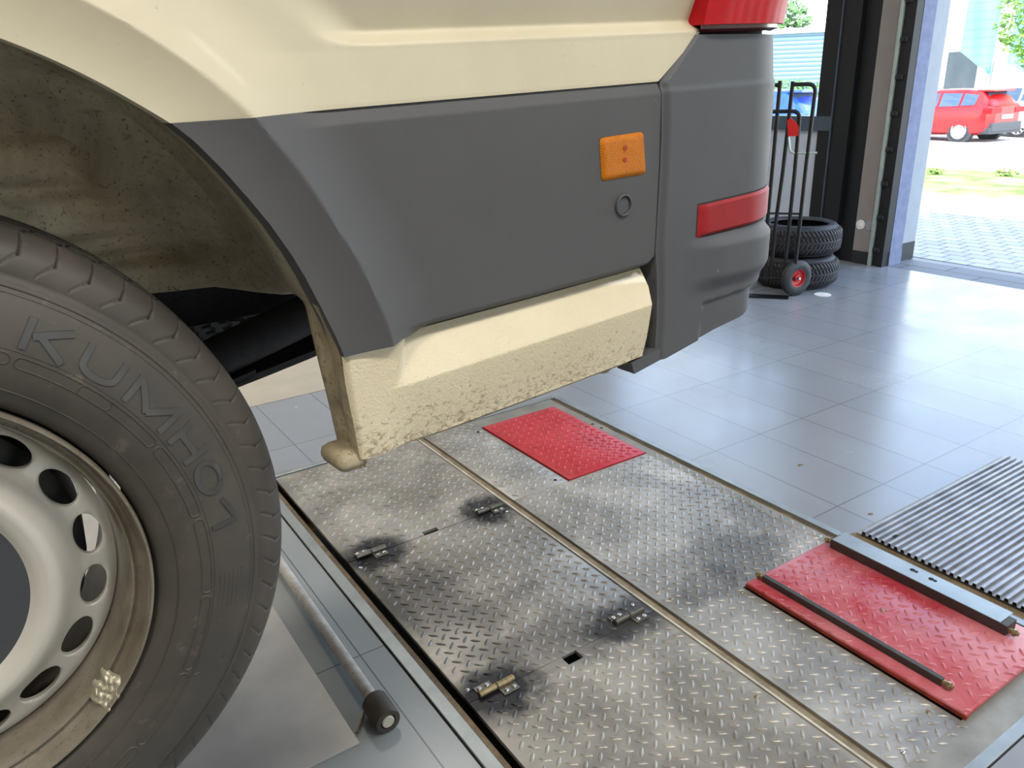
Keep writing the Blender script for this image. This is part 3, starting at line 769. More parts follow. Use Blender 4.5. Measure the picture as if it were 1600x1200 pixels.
# ---- upper ivory side
CT = [(0.2071, 1.4798), (0.2752, 1.4811), (0.3990, 1.4860), (0.6180, 1.4938), (0.8480, 1.5017)]  # side, rocker, marker and bumper points scaled about the camera by inward offset
thl = np.linspace(PI, math.atan2(1.4798 - CZ, 0.2071 - CS), 150)
inner = np.c_[CS + r_arch(thl) * np.cos(thl), CZ + r_arch(thl) * np.sin(thl)]
low = np.r_[inner, resample(CT, 160)[1:], resample([(0.8480, 1.5017), (0.9330, 1.5610)], 30)[1:], resample([(0.9370, 1.5630), (0.9430, 1.6050)], 14)[1:]]
na = len(low); up = np.zeros_like(low)
tpar = np.linspace(0, 1, na)
for i, (a, c) in enumerate(low):
    if i < 150:
        th = thl[i]; k = min(1.15 / max(1e-3, abs(math.cos(th))) if abs(math.cos(th)) > .55 else 9, (2.25 - CZ) / max(1e-3, math.sin(th)))
        up[i] = (CS + k * math.cos(th), CZ + k * math.sin(th))
    else: up[i] = (0, 2.25)
u0 = up[149][0]; up[150:, 0] = u0 + (0.960 - u0) * (low[150:, 0] - low[149, 0]) / (0.9430 - low[149, 0])
up[:, 1] = np.where(np.arange(na) >= 149, 2.25, up[:, 1])
NV = 230; vv = np.linspace(0, 1, NV) ** 2.0
A = low[None] * (1 - vv[:, None, None]) + up[None] * vv[:, None, None]
G = grid_pts(A, off_body)
b = MB(); b.grid(G, flip=True); skirt(b, G[0], 0.020)
o_side = b.build('side_panel', M['ivory'], van, smooth=True, sharp=40)

# ---- grey cladding
L = ARCH[4:]; Rr = [(0.8480, 1.5010), (0.8515, 1.4870), (0.8525, 1.40), (0.8500, 1.295), (0.8480, 1.254)]
Bt = [(0.3446, 1.2329), (0.3700, 1.2333), (0.3990, 1.2345), (0.4200, 1.2370), (0.4550, 1.2335), (0.62, 1.2385), (0.8370, 1.2465), (0.8480, 1.254)]
A = coons(L, Rr, [(0.2071, 1.4798)] + CT[1:-1] + [(0.8480, 1.5010)], Bt, 240, 130, sm=False)
zt = np.interp(A[..., 0], [c[0] for c in CT], [c[1] for c in CT]); zb = np.interp(A[..., 0], [c[0] for c in Bt], [c[1] for c in Bt])
def off_clad(s, z):
    th = np.arctan2(z - CZ, s - CS); r = np.hypot(s - CS, z - CZ); d = r - r_band(th)
    o = arch_off(d)
    inn = npsm((d - 0.02) / 0.05)
    o = o - 0.003
    o = o + inn * 0.006 * np.clip(((z - zt) + 0.0155) / 0.0155, 0, 1)         # top chamfer
    o = o + inn * 0.022 * npsm((0.0125 - (z - zb)) / 0.014)         # tucked-in lower lip
    return o
G = grid_pts(A, off_clad)
b = MB(); b.grid(G); skirt(b, G[0], .02, True); skirt(b, G[-1], .02, False); skirt(b, [r[0] for r in G], .028, False); skirt(b, [r[-1] for r in G], .03, True)
clad = b.build('side_cladding', M['clad'], van, smooth=True, sharp=40)

# ---- lower ivory rocker with stone-chip coating
L = [(0.3455, 1.2322), (0.3457, 1.201), (0.3499, 1.1539), (0.3534, 1.105)]
Rr = [(0.8410, 1.2470), (0.8410, 1.2225), (0.8320, 1.1980), (0.8300, 1.1470), (0.8260, 1.1200)]
Bb = [(0.3534, 1.105), (0.4760, 1.1050), (0.6340, 1.1110), (0.8260, 1.1200)]
Tt = [(0.3455, 1.2322), (0.3700, 1.2328), (0.3990, 1.2342), (0.4200, 1.2365), (0.4550, 1.2330), (0.62, 1.2380), (0.8410, 1.2470)]
A = coons(L, Rr, Tt, Bb, 200, 90, sm=False)
def off_rock(s, z):
    ztp = np.interp(s, [c[0] for c in Tt], [c[1] for c in Tt]); zc = 1.1800 + (s - 0.4066) * 0.0462
    k = npsm((s - 0.398 - (z - zc) * 0.40) / 0.022)
    f = np.clip((z - zc) / np.maximum(ztp - zc, .01), 0, 1)
    o = k * (0.034 * f)
    o = o + 0.010 * np.clip((zc - z) / 0.075, 0, 1) ** 1.2 * npsm((s - .38) / .05)
    o = o + 0.006 * npsm((0.3505 + (1.2322 - z) * .06 - s) / 0.008)
    return o + 0.001
G = grid_pts(A, off_rock)
b = MB(); b.grid(G); skirt(b, G[0], .02, True); skirt(b, G[-1], .035, False); skirt(b, [r[0] for r in G], .02, False); skirt(b, [r[-1] for r in G], .05, True)
b.build('rocker_panel', M['rocker'], van, origin=P(.353, 1.105), smooth=True, sharp=40)
b = MB(); e = [tuple(Vector(P(s, z, .022))) for s, z in resample(Bb, 24)]
b.tube([tuple(Vector(q) + Vector((0, 0, -.003))) for q in e], .0045, 8); b.build('rocker_seam', M['flange'], van, smooth=True)
b = MB(); b.tube([P(.74, 1.114, .03), P(.765, 1.111, .03), P(.80, 1.120, .03)], [.006, .009, .005], 8); b.build('drain_plug', M['flange'], van, smooth=True)
# black sheets that paint in the shade behind the joints
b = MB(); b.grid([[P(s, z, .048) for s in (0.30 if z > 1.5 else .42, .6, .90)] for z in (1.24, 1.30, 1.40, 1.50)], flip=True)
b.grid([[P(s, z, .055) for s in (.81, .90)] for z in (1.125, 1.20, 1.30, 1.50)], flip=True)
b.grid([[P(s, z, .055) for s in (.80, .97)] for z in (1.45, 1.585)], flip=True); b.build('joint_shade_backing', M['seam'], van)

# ---- wheel arch: return flange, liner
ths = np.radians(np.linspace(17.0, 163.0, 150))
def lipring(ths, prof):
    return [[P(CS + (float(r_arch(t)) + dr) * math.cos(t), CZ + (float(r_arch(t)) + dr) * math.sin(t), oo) for t in ths] for dr, oo in prof]
def zbot(s): s = abs(s - CS) + CS; return float(np.interp(s, [.0, .2105, .2969, .36, .405, .4233], [1.290, 1.2822, 1.2761, 1.2593, 1.2388, 1.2272]))
rows = []
base = [(0.004, .018), (0.004, .03), (0.006, .06), (0.008, .076), (0.0085, .082), (.012, .10), (.018, .14), (.018, .18), (.012, .205), (.0, .222), (-.018, .236), (-.04, .245)]
def zlim(s, oo):
    f = smooth01((oo - .078) / .012); return -9 + (9 + 1.283 + (zbot(s) - 1.283) * smooth01((oo - .1) / .14)) * (1 if f > 0 else 0)
for dr, oo in base: rows.append([(CS + (float(r_arch(t)) + dr) * math.cos(t), max(zlim(CS + (float(r_arch(t)) + dr) * math.cos(t), oo), CZ + (float(r_arch(t)) + dr) * math.sin(t)), oo) for t in ths])
last = rows[-1]
for k in range(1, 61):
    f = k / 60; row = []
    for (s, z, oo) in last:
        zb_ = min(z, zbot(s)); row.append((s, z + (zb_ - z) * f, oo))
    rows.append(row)
def ridge(s, z, oo):
    d = 0.0
    w = smooth01((oo - .2) / .03)
    z1 = 1.313 + .05 * (s - .27) * -1 + .012 * math.sin((s - .1) * 9); d += .020 * math.exp(-((z - z1) / .010) ** 2)
    z2 = 1.352 - .10 * (s - .30) ** 2; d -= .018 * smooth01((z - z2) / .016)
    q = max(abs(s + .06) - .235, abs(z - 1.442) - .030); d += .014 * math.exp(-(q / .010) ** 2)
    return d * w
G = [[P(s, z, oo + ridge(s, z, oo) + .0015 * math.sin(s * 63 + z * 41)) for (s, z, oo) in r] for r in rows]
b = MB(); b.grid(G, flip=True); b.build('wheel_liner', M['liner'], van, smooth=True, sharp=60)
# flange that closes the rocker towards the wheel
fl = [(0.3246, 1.292), (0.3387, 1.2576), (0.3446, 1.2310), (0.3457, 1.201), (0.3499, 1.1539), (0.3534, 1.105), (0.3545, 1.092)]
fi = [(0.3340, 1.300), (0.3394, 1.2813), (0.3425, 1.2450), (0.3480, 1.1950), (0.3530, 1.1553), (0.3584, 1.1016), (0.361, 1.086)]
rows = []
for k in range(15):
    f = k / 14; rows.append([P(a[0] * (1 - f) + c[0] * f - .0025 * math.sin(f * PI * 3), a[1] * (1 - f) + c[1] * f, .006 + .069 * f) for a, c in zip(smoothline(fl, 40), smoothline(fi, 40))])
b = MB(); b.grid(rows, flip=True); b.grid([[tuple(Vector(p) + VT * .006) for p in r] for r in rows]); b.build('rocker_flange', M['flange'], van, smooth=True, sharp=60)
b = MB(); V = []
b.box((0, 0, 0), (.040, .062, .024), bev=.0105)
b.v = [P(.3275 + v[0] + v[1] * .02, 1.0885 + v[2] + .004 * math.sin(v[1] * 60), .006 + v[1]) for v in b.v]; b.build('jacking_foot', M['flange'], van, smooth=True, sharp=80)

# ---- rear bumper
S0, RC = 1.052, 0.16
def plan(a):
    if a < S0: return a, 0.0, 0.0
    th = min((a - S0) / RC, PI / 2); ex = max(0, (a - S0) - RC * PI / 2)
    return S0 + RC * math.sin(th), RC * (1 - math.cos(th)) + ex, th
def BP(a, z, o=0.0):
    s, q, th = plan(a); return P(s - o * math.sin(th), z, q + o * math.cos(th))
AEND = S0 + RC * PI / 2 + 0.55
BLz = [(1.5604, .9190), (1.5011, .8530), (1.43, .8565), (1.3765, .8560), (1.2738, .8525), (1.2432, .8560), (1.2066, .8590), (1.1600, .8600), (1.1070, .8590)]
def bleft(z): return float(np.interp(-z, [-q[0] for q in BLz], [q[1] for q in BLz]))
def bbot(a): return float(np.interp(a, [.859, .981, 1.049, 1.10, 1.3, 1.6], [1.1045, 1.1255, 1.1335, 1.142, 1.165, 1.17]))
def boff(a, z):
    o = 0.0
    zc = 1.487 + (a - .834) * .030
    o += .0025 * smooth01((z - zc) / .006) + .090 * max(0, (z - zc)) * smooth01((z - zc) / .01)      # upper chamfer
    o += 0
    # lower bulge under the reflector, then the step recess
    o -= .012 * smooth01((a - .90) / .10) * smooth01((1.282 - z) / .02) * smooth01((z - 1.19) / .03)
    zr = 1.1780 + (a - .9600) * .045; ar = .9530 + .006 * math.sin(max(0, z - 1.12) * 20)
    dd = min((zr - z) / .004, (a - ar) / .005)
    o += .005 * smooth01(dd) + .012 * smooth01((a - 1.07) / .09) * smooth01((zr - z) / .006)
    o += .006 * smooth01((bleft(z) + .012 - a) / .010) + .010
    return o
nz, nas = 150, 190
rows = []
for i in range(nz):
    f = i / (nz - 1); row = []
    for j in range(nas):
        g = (j / (nas - 1)) ** 1.15
        ztop = 1.5604 + .012 * g * 1.3; 
        # two passes: left edge depends on z, z range on a
        a = .84 + (AEND - .84) * g
        zb_ = bbot(a); z = ztop + (zb_ - ztop) * f
        al = bleft(z); a = al + (AEND - al) * g
        row.append((a, z))
    rows.append(row)
G = [[BP(a, z, boff(a, z)) for a, z in r] for r in rows]
b = MB(); b.grid(G)
skirt(b, G[0], .03, True); skirt(b, G[-1], .02, False)
left = [r[0] for r in G]; b.grid([left, [tuple(Vector(p) + VN * .045 - VT * .012) for p in left]])
# flap at the foot of the joint
fp = [(.8030, 1.1140), (.8090, 1.0960), (.8640, 1.1050), (.864, 1.124)]
V = [P(s, z, .010) for s, z in fp] + [P(s, z, .045) for s, z in fp]; n_ = len(fp)
b.add(V, [tuple(range(n_)), tuple(range(n_, 2 * n_))[::-1]] + [(i, i + n_, (i + 1) % n_ + n_, (i + 1) % n_) for i in range(n_)])
bumper = b.build('rear_bumper', M['bumper'], van, smooth=True, sharp=40)

def patch(a0, a1, z00, z01, z10, z11, o, th, n=28, m=10, rnd=.006):
    """curved plate on the bumper plan, corners (a0,z00 top-left)(a1,z01 top-right)(a0,z10 bottom-left)(a1,z11)"""
    b = MB(); rows = []
    for i in range(m + 1):
        f = i / m; r = []
        for j in range(n + 1):
            g = j / n; e = min(f, 1 - f, g, 1 - g)
            r.append(BP(a0 + (a1 - a0) * g, (z00 + (z01 - z00) * g) * (1 - f) + (z10 + (z11 - z10) * g) * f, o - th * smooth01(e * 14)))
        rows.append(r)
    b.grid(rows); return b
patch(.9340, 1.160, 1.3295, 1.340, 1.2815, 1.2895, .0095, .0040).build('rear_reflector', M['redlens'], van, smooth=True)
patch(.9325, 1.1615, 1.3315, 1.342, 1.2795, 1.2875, .0100, .0020).build('reflector_surround', M['seam'], van, smooth=True)
# ---- tail lamp
def lampc(z0, z1, mat, name, oo=.000, a00=None):
    b = MB(); rows = []
    for i in range(16):
        f = i / 15; z = z1 + (z0 - z1) * f; r = []
        for j in range(40):
            g = j / 39; al = .9270 + (z - 1.5627) * .10; ar = 1.190 + (z - 1.56) * .10
            zz = z + .008 * g
            r.append(BP(al + (ar - al) * g, zz, oo + .012 * smooth01((1.66 - z) / .1) - .007 * smooth01(min(g, 1 - g) * 9) + .0003 * math.sin(g * 75)))
        rows.append(r)
    b.grid(rows); skirt(b, rows[-1], .03, False); skirt(b, rows[0], .03, True); skirt(b, [r[0] for r in rows], .04, False)
    return b.build(name, mat, van, smooth=True, sharp=50)
tl = lampc(1.5722, 1.86, M['redlens2'], 'tail_lamp')
b = MB(); rows = [[BP(.9270 + (1.190 - .9270) * j / 39, z + .008 * j / 39, .004 + .012 + (.010 if z < 1.564 else 0) - .004 * smooth01(min(j / 39, 1 - j / 39) * 9)) for j in range(40)] for z in (1.5722, 1.567, 1.563)]
b.grid(rows); b.build('lamp_foot', M['lensdark'], van, smooth=True)
b = MB(); b.grid([[BP(a, z, .035) for a in np.linspace(.935, 1.25, 20)] for z in (1.60, 1.54)]); b.grid([[BP(a, 1.562, o_) for a in np.linspace(.93, 1.25, 20)] for o_ in (.022, .06)]); b.build('lamp_gap', M['seam'], van)
for g0, z0, z1 in ((1.000, 1.583, 1.70), ):
    pass

# ---- marker lamp, plug
def quadplate(q, o, th, rnd, name, mat, n=26, m=20):
    q = np.array(q); b = MB(); rows = []
    for i in range(m + 1):
        f = i / m; r = []
        for j in range(n + 1):
            g = j / n; p = (q[0] * (1 - g) + q[1] * g) * (1 - f) + (q[3] * (1 - g) + q[2] * g) * f
            ex, ez = min(g, 1 - g) * abs(q[1][0] - q[0][0]), min(f, 1 - f) * abs(q[0][1] - q[3][1])
            d = rnd - math.hypot(max(0, rnd - ex), max(0, rnd - ez)); e = min(ex, ez) if d > 0 else 0
            cx = p - (0 if d >= 0 else 1) * np.array([0, 0])
            if ex < rnd and ez < rnd:   # round the corner
                v = np.array([rnd - ex, rnd - ez]); l = np.hypot(*v)
                if l > 1e-9:
                    mx = max(v) ; k = mx / l
                    v2 = v * k; sx = 1 if g < .5 else -1; sz = -1 if f < .5 else 1
                    p = p + np.array([sx * (v[0] - v2[0]), sz * (v[1] - v2[1])]); e = max(0, rnd - mx)
            r.append(P(p[0], p[1], o - th * smooth01(e / (rnd * .8))))
        rows.append(r)
    b.grid(rows); return b.build(name, mat, van, smooth=True, sharp=60)
quadplate([(.7370, 1.4357), (.8187, 1.4394), (.8256, 1.3835), (.7420, 1.3810)], .0145, .0035, .006, 'marker_lamp', M['amber'])
ml = quadplate([(.7350, 1.4377), (.8207, 1.4414), (.8276, 1.3815), (.7400, 1.3790)], .0158, .0020, .006, 'marker_lamp_frame', M['seam'])
b = MB()
for zz in (1.4215, 1.4085): b.box((-.0035, 0, -.003), (.0035, .001, .003), bev=.0004); 
b = MB()
for k, zz in enumerate((1.4205, 1.4055)):
    c = Vector(P(.7810, zz, .0110)); b.cyl(c, -VN, .0035, .0006, 12)
b.build('marker_lamp_studs', M['rustred'], van)
c = Vector(P(.7830, 1.3455, .0165)); b = MB()
b.lathe([(.0150, -.004), (.0150, .0045), (.0135, .0055), (.0122, .0045), (.0118, .0005)], c, -VN, 40); b.build('plug_ring', M['clad'], van, smooth=True)
b = MB(); b.lathe([(.0118, .0), (.0110, .0022), (.0001, .0026)], c, -VN, 32); b.build('round_plug', M['bumper'], van, smooth=True)

# ---- rest of the body: roof, rear doors, far side, underbody
b = MB()
def SEC(s, w): return [P(s, z, o) for z, o in w]
prof = [(2.25, .023), (2.9, .10), (3.20, .18), (3.28, .35), (3.28, 1.60), (3.20, 1.78), (2.9, 1.86), (2.25, 1.93), (1.5, 1.95), (1.15, 1.95)]
b.grid([SEC(s, prof) for s in (-3.9, -1.25, 0, .935)], flip=True)
b.grid([[P(-3.9, z, o), P(-1.25, z, o)] for z, o in ((2.25, .023), (1.07, .0), (1.0, .0))], flip=True)
b.build('body_shell', M['ivory'], van)
b = MB(); b.box((0, 0, 0), (1, 1, 1)); b.v = [P(1.10 + v[0] * .05, 1.50 + v[2] * 1.72, .14 + v[1] * 1.67) for v in b.v]; b.build('rear_door', M['ivory'], van)
b = MB(); b.box((0, 0, 0), (1, 1, 1)); b.v = [P(-3.8 + v[0] * 4.80, 1.300 + v[2] * .03, .33 + v[1] * 1.53) for v in b.v]; b.build('underbody', M['underbrown'], van)
b = MB(); b.box((0, 0, 0), (1, 1, 1)); b.v = [P(-3.8 + v[0] * 4.70, 1.150 + v[2] * .15, 1.90 + v[1] * .03) for v in b.v]; b.build('far_sill', M['under'], van)
for o0 in (.42, 1.38):
    b = MB(); b.box((0, 0, 0), (1, 1, 1)); b.v = [P(-3.6 + v[0] * 4.55, 1.185 + v[2] * .115, o0 + v[1] * .07) for v in b.v]; b.build('chassis_rail', M['under'], van)
for o0 in (.34, 1.46):
    b = MB()
    for k in range(3):
        w = .62 - .16 * k; n = 16; rows_t, rows_b = [], []
        for i in range(n + 1):
            f = i / n * 2 - 1; s = -.10 + f * w * (1.0 if f > 0 else 1.1); z = 1.075 + .07 * abs(f) ** 1.6 * (1 - .12 * k) - k * .012
            rows_t.append([P(s, z, o0), P(s, z, o0 + .07)]); rows_b.append([P(s, z - .010, o0), P(s, z - .010, o0 + .07)])
        b.grid(rows_t); b.grid(rows_b, flip=True); b.grid([[r[0] for r in rows_t], [r[0] for r in rows_b]]); b.grid([[r[1] for r in rows_t], [r[1] for r in rows_b]], flip=True)
    b.build('leaf_spring', M['under'], van)
b = MB(); b.tube([(-.155, .86, 1.07), (-.155, 2.45, 1.07)], .055, 20); b.lathe([(.001, -.13), (.09, -.11), (.14, -.03), (.14, .03), (.09, .11), (.001, .13)], (-.155, 1.66, 1.07), (0, 1, 0), 24); b.build('rear_axle', M['under'], van, smooth=True)
b = MB(); b.tube([P(-.02, 1.04, .42), P(.25, 1.125, .38), P(.52, 1.21, .34)], .030, 16); b.tube([P(-.02, 1.04, .42), P(.22, 1.115, .385)], .036, 16); b.build('shock_absorber', M['under'], van, smooth=True)
b = MB(); b.tube([P(-1.6, 1.22, .95), P(.2, 1.22, .98), P(.75, 1.22, 1.0), P(.90, 1.22, .98)], .028, 14); b.build('exhaust_pipe', M['under'], van, smooth=True)

# ---- road wheels
def tyre_mesh(b, c, ax, ro, ri, wd, N=720, kind='van', mi=0):
    """tyre with axis ax (pointing to the face we see); c = centre of the outer face plane"""
    ax = Vector(ax).normalized(); up = Vector((0, 0, 1)) if abs(ax.z) < .9 else Vector((0, 1, 0))
    e2 = ax.cross(up).normalized() * -1; e1 = up - ax * up.dot(ax); e1.normalize(); e2 = e1.cross(ax)   # e2: screen-right seen from +ax
    k = ro / .372
    half = [(ri + .001, -.012), (ri + .006, -.001), (ri + .014, .004)]
    sw = [(.245, .007), (.255, .0095), (.264, .0103), (.280, .0098), (.296, .0072), (.312, .0025), (.324, -.0030), (.333, -.0085), (.3375, -.0120)]
    half += [(ri + .014 + (r - .2345) * (ro - ri - .014 - .0440 * k) / (.3375 - .2345), a) for r, a in sw]
    r_ring = half[-1][0]
    sh = [(r_ring + .0015, -.0125), (r_ring + .0035, -.0150), (r_ring + .008, -.0190)] + [(r_ring + .008 + (ro - r_ring - .008) * math.sin(t), -.019 - .040 * (1 - math.cos(t)) - .0 * t) for t in np.linspace(.05, PI / 2, 26)]
    half += sh
    tread = [(ro + .0015 * math.sin(q * PI), -.059 - (wd - 2 * .059) * q) for q in np.linspace(.04, .96, 26)]
    back = [(r, -wd - a) for r, a in half[::-1]]
    prof = half + tread + back; prof = np.array(prof); K = len(prof)
    nh = len(half); ns = nh - len(sh)
    th = np.linspace(0, 2 * PI, N, endpoint=False)
    R = np.tile(prof[:, 0], (N, 1)); Aa = np.tile(prof[:, 1], (N, 1))
    TH = th[:, None]; depth = np.zeros((N, K))
    fr_ = lambda x: (x - np.floor(x))
    if kind == 'van':
        pitch = 2 * PI / 74
        for side in (0, 1):
            for idx in range(len(sh)):
                j = ns + idx if side == 0 else K - 1 - (ns + idx)
                u = idx / (len(sh) - 1)
                ph = fr_((TH[:, 0] + (0 if side == 0 else .03)) / pitch)
                d = np.zeros(N)
                if .40 < u < .92: d += .0024 * np.clip(1 - np.abs(ph - .5 - .12 * (u - .5)) / .045, 0, 1)
                if .15 < u < .48: x0 = .5 + (.45 - u) * 1.5; d += .0022 * np.clip(1 - np.abs(fr_(ph - x0 + .5) - .5) / .055, 0, 1)
                depth[:, j] += d
        for t in range(len(tread)):
            j = nh + t; q = t / (len(tread) - 1); d = np.zeros(N)
            if min(abs(q - .25), abs(q - .75), abs(q - .5)) < .03: d += .007
            ph = fr_(TH[:, 0] / pitch + q * 1.2); d = np.maximum(d, .004 * (np.abs(ph - .5) < .06) * (abs(q - .5) > .12))
            depth[:, j] += d
    else:
        pitch = 2 * PI / 62
        for t in range(len(tread) + 42):
            j = nh - 21 + t; q = -prof[j, 1] / wd
            v = abs(q - .5) * 2
            ph = fr_(TH[:, 0] / pitch + 1.9 * v); d = .0090 * (np.abs(ph - .5) < .17)
            if min(abs(q - .28), abs(q - .72), abs(q - .5)) < .025: d = np.full(N, .0075)
            depth[:, j] += d
    R = R - depth * np.clip((prof[:, 0] - r_ring + .02) / (.03), 0, 1)[None]
    Aa = Aa - depth * np.where(prof[:, 1] > -wd / 2, .5, -.5)[None] * (np.arange(K) < nh)[None]
    E1 = np.array(e1); E2 = np.array(e2); AX = np.array(ax)
    V = np.array(c)[None, None] + R[..., None] * (np.cos(TH)[..., None] * E2 + np.sin(TH)[..., None] * E1) + Aa[..., None] * AX
    V = V.reshape(-1, 3); i = np.arange(N)[:, None]; kk = np.arange(K - 1)[None]; i2 = (i + 1) % N
    F = np.stack([i * K + kk, i2 * K + kk, i2 * K + kk + 1, i * K + kk + 1], -1).reshape(-1, 4)
    b.add(V, F[:, ::-1], mi)
    return e1, e2, ax, prof[:nh]

WC = Vector((-0.155, 0.785, 1.066)); WAX = Vector((0, -1, 0))
RO, RI = .372, .2215
b = MB(); e1, e2, ax, hp = tyre_mesh(b, WC, WAX, RO, RI, .215, N=2220)
hr, ha = hp[:, 0][3:14], hp[:, 1][3:14]
def SWP(r, th, h=0.0): return tuple(WC + (e2 * math.cos(th) + e1 * math.sin(th)) * r + ax * (float(np.interp(r, hr, ha)) + h))
def ribbon(b, pts, w, h, mi):
    """raised rib following polar points on the sidewall"""
    n = len(pts); L_, T_, R_ = [], [], []
    for i, (r, t) in enumerate(pts):
        r0, t0 = pts[max(i - 1, 0)]; r1, t1 = pts[min(i + 1, n - 1)]
        dx, dy = (r1 - r0), (t1 - t0) * r; l = math.hypot(dx, dy) or 1; nx, ny = -dy / l, dx / l
        L_.append(SWP(r + nx * w, t + ny * w / r, -.0002)); T_.append(SWP(r, t, h)); R_.append(SWP(r - nx * w, t - ny * w / r, -.0002))
    b.grid([L_, T_, R_], mi)
# rounded slots round the sidewall
for k in range(19):
    t1 = math.radians(37.4 + k * 19.35 + .55); t0 = math.radians(37.4 + k * 19.35 + 19.35 - .55)
    pts = []
    for r_, ta, tb_ in ((.2765, t1 + .014, t0 - .014), (.2665, t0 - .014, t1 + .014)):
        pts += [(r_, ta + (tb_ - ta) * i / 14) for i in range(15)]
    mid = .2715
    cap0 = [(mid - .005 * math.sin(q) * -1 if False else mid + .005 * math.cos(q), t0 - .014 + .016 * math.sin(q)) for q in np.linspace(0, PI, 7)]
    cap1 = [(mid - .005 * math.cos(q), t1 + .014 - .016 * math.sin(q)) for q in np.linspace(0, PI, 7)]
    top_ = [(.2765, t1 + .014 + (t0 - t1 - .028) * i / 14) for i in range(15)]; bot_ = [(.2665, t0 - .014 - (t0 - t1 - .028) * i / 14) for i in range(15)]
    loop = top_ + cap0[1:-1] + bot_ + cap1[1:-1] + [top_[0]]
    ribbon(b, loop, .0009, .0009, 0)
for rr, w_, h_ in ((.2800, .0007, .0006), (.3278, .0010, .0012), (.3232, .0006, .0005), (.2440, .0008, .0008)):
    ribbon(b, [(rr, 2 * PI * i / 240) for i in range(241)], w_, h_, 0)
# raised letters: strokes in a unit cell (x along reading direction, y outwards)
def stroke(b, pts, w, a_start, a_w, r0=.2835, r1=.3115, h=.0013, n=5):
    (x0, y0), (x1, y1) = pts; sx = a_w * (r0 + r1) / 2; sy = r1 - r0
    dx, dy = (x1 - x0) * sx, (y1 - y0) * sy; l = math.hypot(dx, dy); nx, ny = -dy / l * w / 2, dx / l * w / 2
    def pt(f, s, h_):
        x = (x0 * (1 - f) + x1 * f) * sx + nx * s; y = (y0 * (1 - f) + y1 * f) * sy + ny * s
        return SWP(r0 + y, a_start - x / ((r0 + r1) / 2), h_)
    fs = [i / n for i in range(n + 1)]
    b.grid([[pt(f, -1.06, -.0002) for f in fs], [pt(f, -.92, h) for f in fs], [pt(f, .92, h) for f in fs], [pt(f, 1.06, -.0002) for f in fs]], 1)
    for f in (0, 1):
        b.add([pt(f, -1.06, -.0002), pt(f, -.92, h), pt(f, .92, h), pt(f, 1.06, -.0002)], [(0, 1, 2, 3)], 1)
def pstroke(b, pts, w, a_start, a_w, r0=.2835, r1=.3115, h=.0013):
    rm = (r0 + r1) / 2; sx = a_w * rm; sy = r1 - r0; q = [(x * sx, y * sy) for x, y in pts]; n = len(q); rows = [[], [], [], []]
    closed = pts[0] == pts[-1]
    for i, (x, y) in enumerate(q):
        p0 = q[i - 1] if i else (q[-2] if closed else q[0]); p1 = q[i + 1] if i < n - 1 else (q[1] if closed else q[-1])
        dx, dy = p1[0] - p0[0], p1[1] - p0[1]; l = math.hypot(dx, dy); nx, ny = -dy / l * w / 2, dx / l * w / 2
        for k, (f, hh) in enumerate(((-1.06, -.0002), (-.92, h), (.92, h), (1.06, -.0002))): rows[k].append(SWP(r0 + y + ny * f, a_start - (x + nx * f) / rm, hh))
    b.grid(rows, 1)
def glyph(strokes, d0, d1, w=.0065):
    for s_ in strokes: stroke(b, s_, w, math.radians(d0), math.radians(d0 - d1))
def arc(cx, cy, rx, ry, a0, a1, n=8):
    q = [(cx + rx * math.cos(a), cy + ry * math.sin(a)) for a in np.linspace(a0, a1, n + 1)]; return list(zip(q[:-1], q[1:]))
glyph([((.1, 0), (.1, 1)), ((.95, 1), (.22, .45)), ((.35, .55), (1.0, 0))], 57.0, 49.5)
pstroke(b, [(.1, 1), (.1, .7), (.1, .4)] + [(.5 + .4 * math.cos(a), .4 + .3 * math.sin(a)) for a in np.linspace(PI * 1.1, PI * 1.9, 10)] + [(.9, .4), (.9, .7), (.9, 1)], .0065, math.radians(47.5), math.radians(8.0))
glyph([((.06, 0), (.06, 1)), ((.94, 0), (.94, 1)), ((.06, .97), (.5, .15)), ((.94, .97), (.5, .15))], 37.5, 27.0)
glyph([((.1, 0), (.1, 1)), ((.9, 0), (.9, 1)), ((.1, .5), (.9, .5))], 25.2, 18.2)
_o = [(.5 + .42 * math.cos(a), .5 + .42 * math.sin(a)) for a in np.linspace(0, 2 * PI, 33)]; _o[-1] = _o[0]; pstroke(b, _o, .0060, math.radians(17.2), math.radians(7.8))
glyph([((.75, 0), (.75, 1)), ((.75, .97), (.05, .62))], 8.0, .5, .0055)
# fine moulded lines further round
for k in range(5): ribbon(b, [(.286 + .005 * k, math.radians(-9 - 8 * i / 6)) for i in range(7)], .0006, .0005, 0)
ribbon(b, [(.2835, math.radians(-6)), (.3115, math.radians(-9)), (.3115, math.radians(-30)), (.2835, math.radians(-33))], .001, .001, 0)
wheel_b = MB()
# rim: lip, inner well
lip = [(.2155, -.030), (.2210, -.012), (.2222, -.001), (.2212, .0030), (.2190, .0030), (.2178, .0005), (.2165, -.010), (.2145, -.0185), (.2120, -.0225), (.2090, -.0225), (.2065, -.0200), (.2045, -.0205), (.2025, -.0250), (.2012, -.034), (.2002, -.046), (.1990, -.060), (.1975, -.075), (.197, -.11), (.195, -.19), (.214, -.20)]
wheel_b.lathe(lip, WC, ax, 220)
rim = wheel_b.build('rear_wheel', M['rimlip'], van, origin=WC, smooth=True, sharp=50)
b.build('tyre', [M['tyre'], M['letter']], rim, smooth=True, sharp=50)
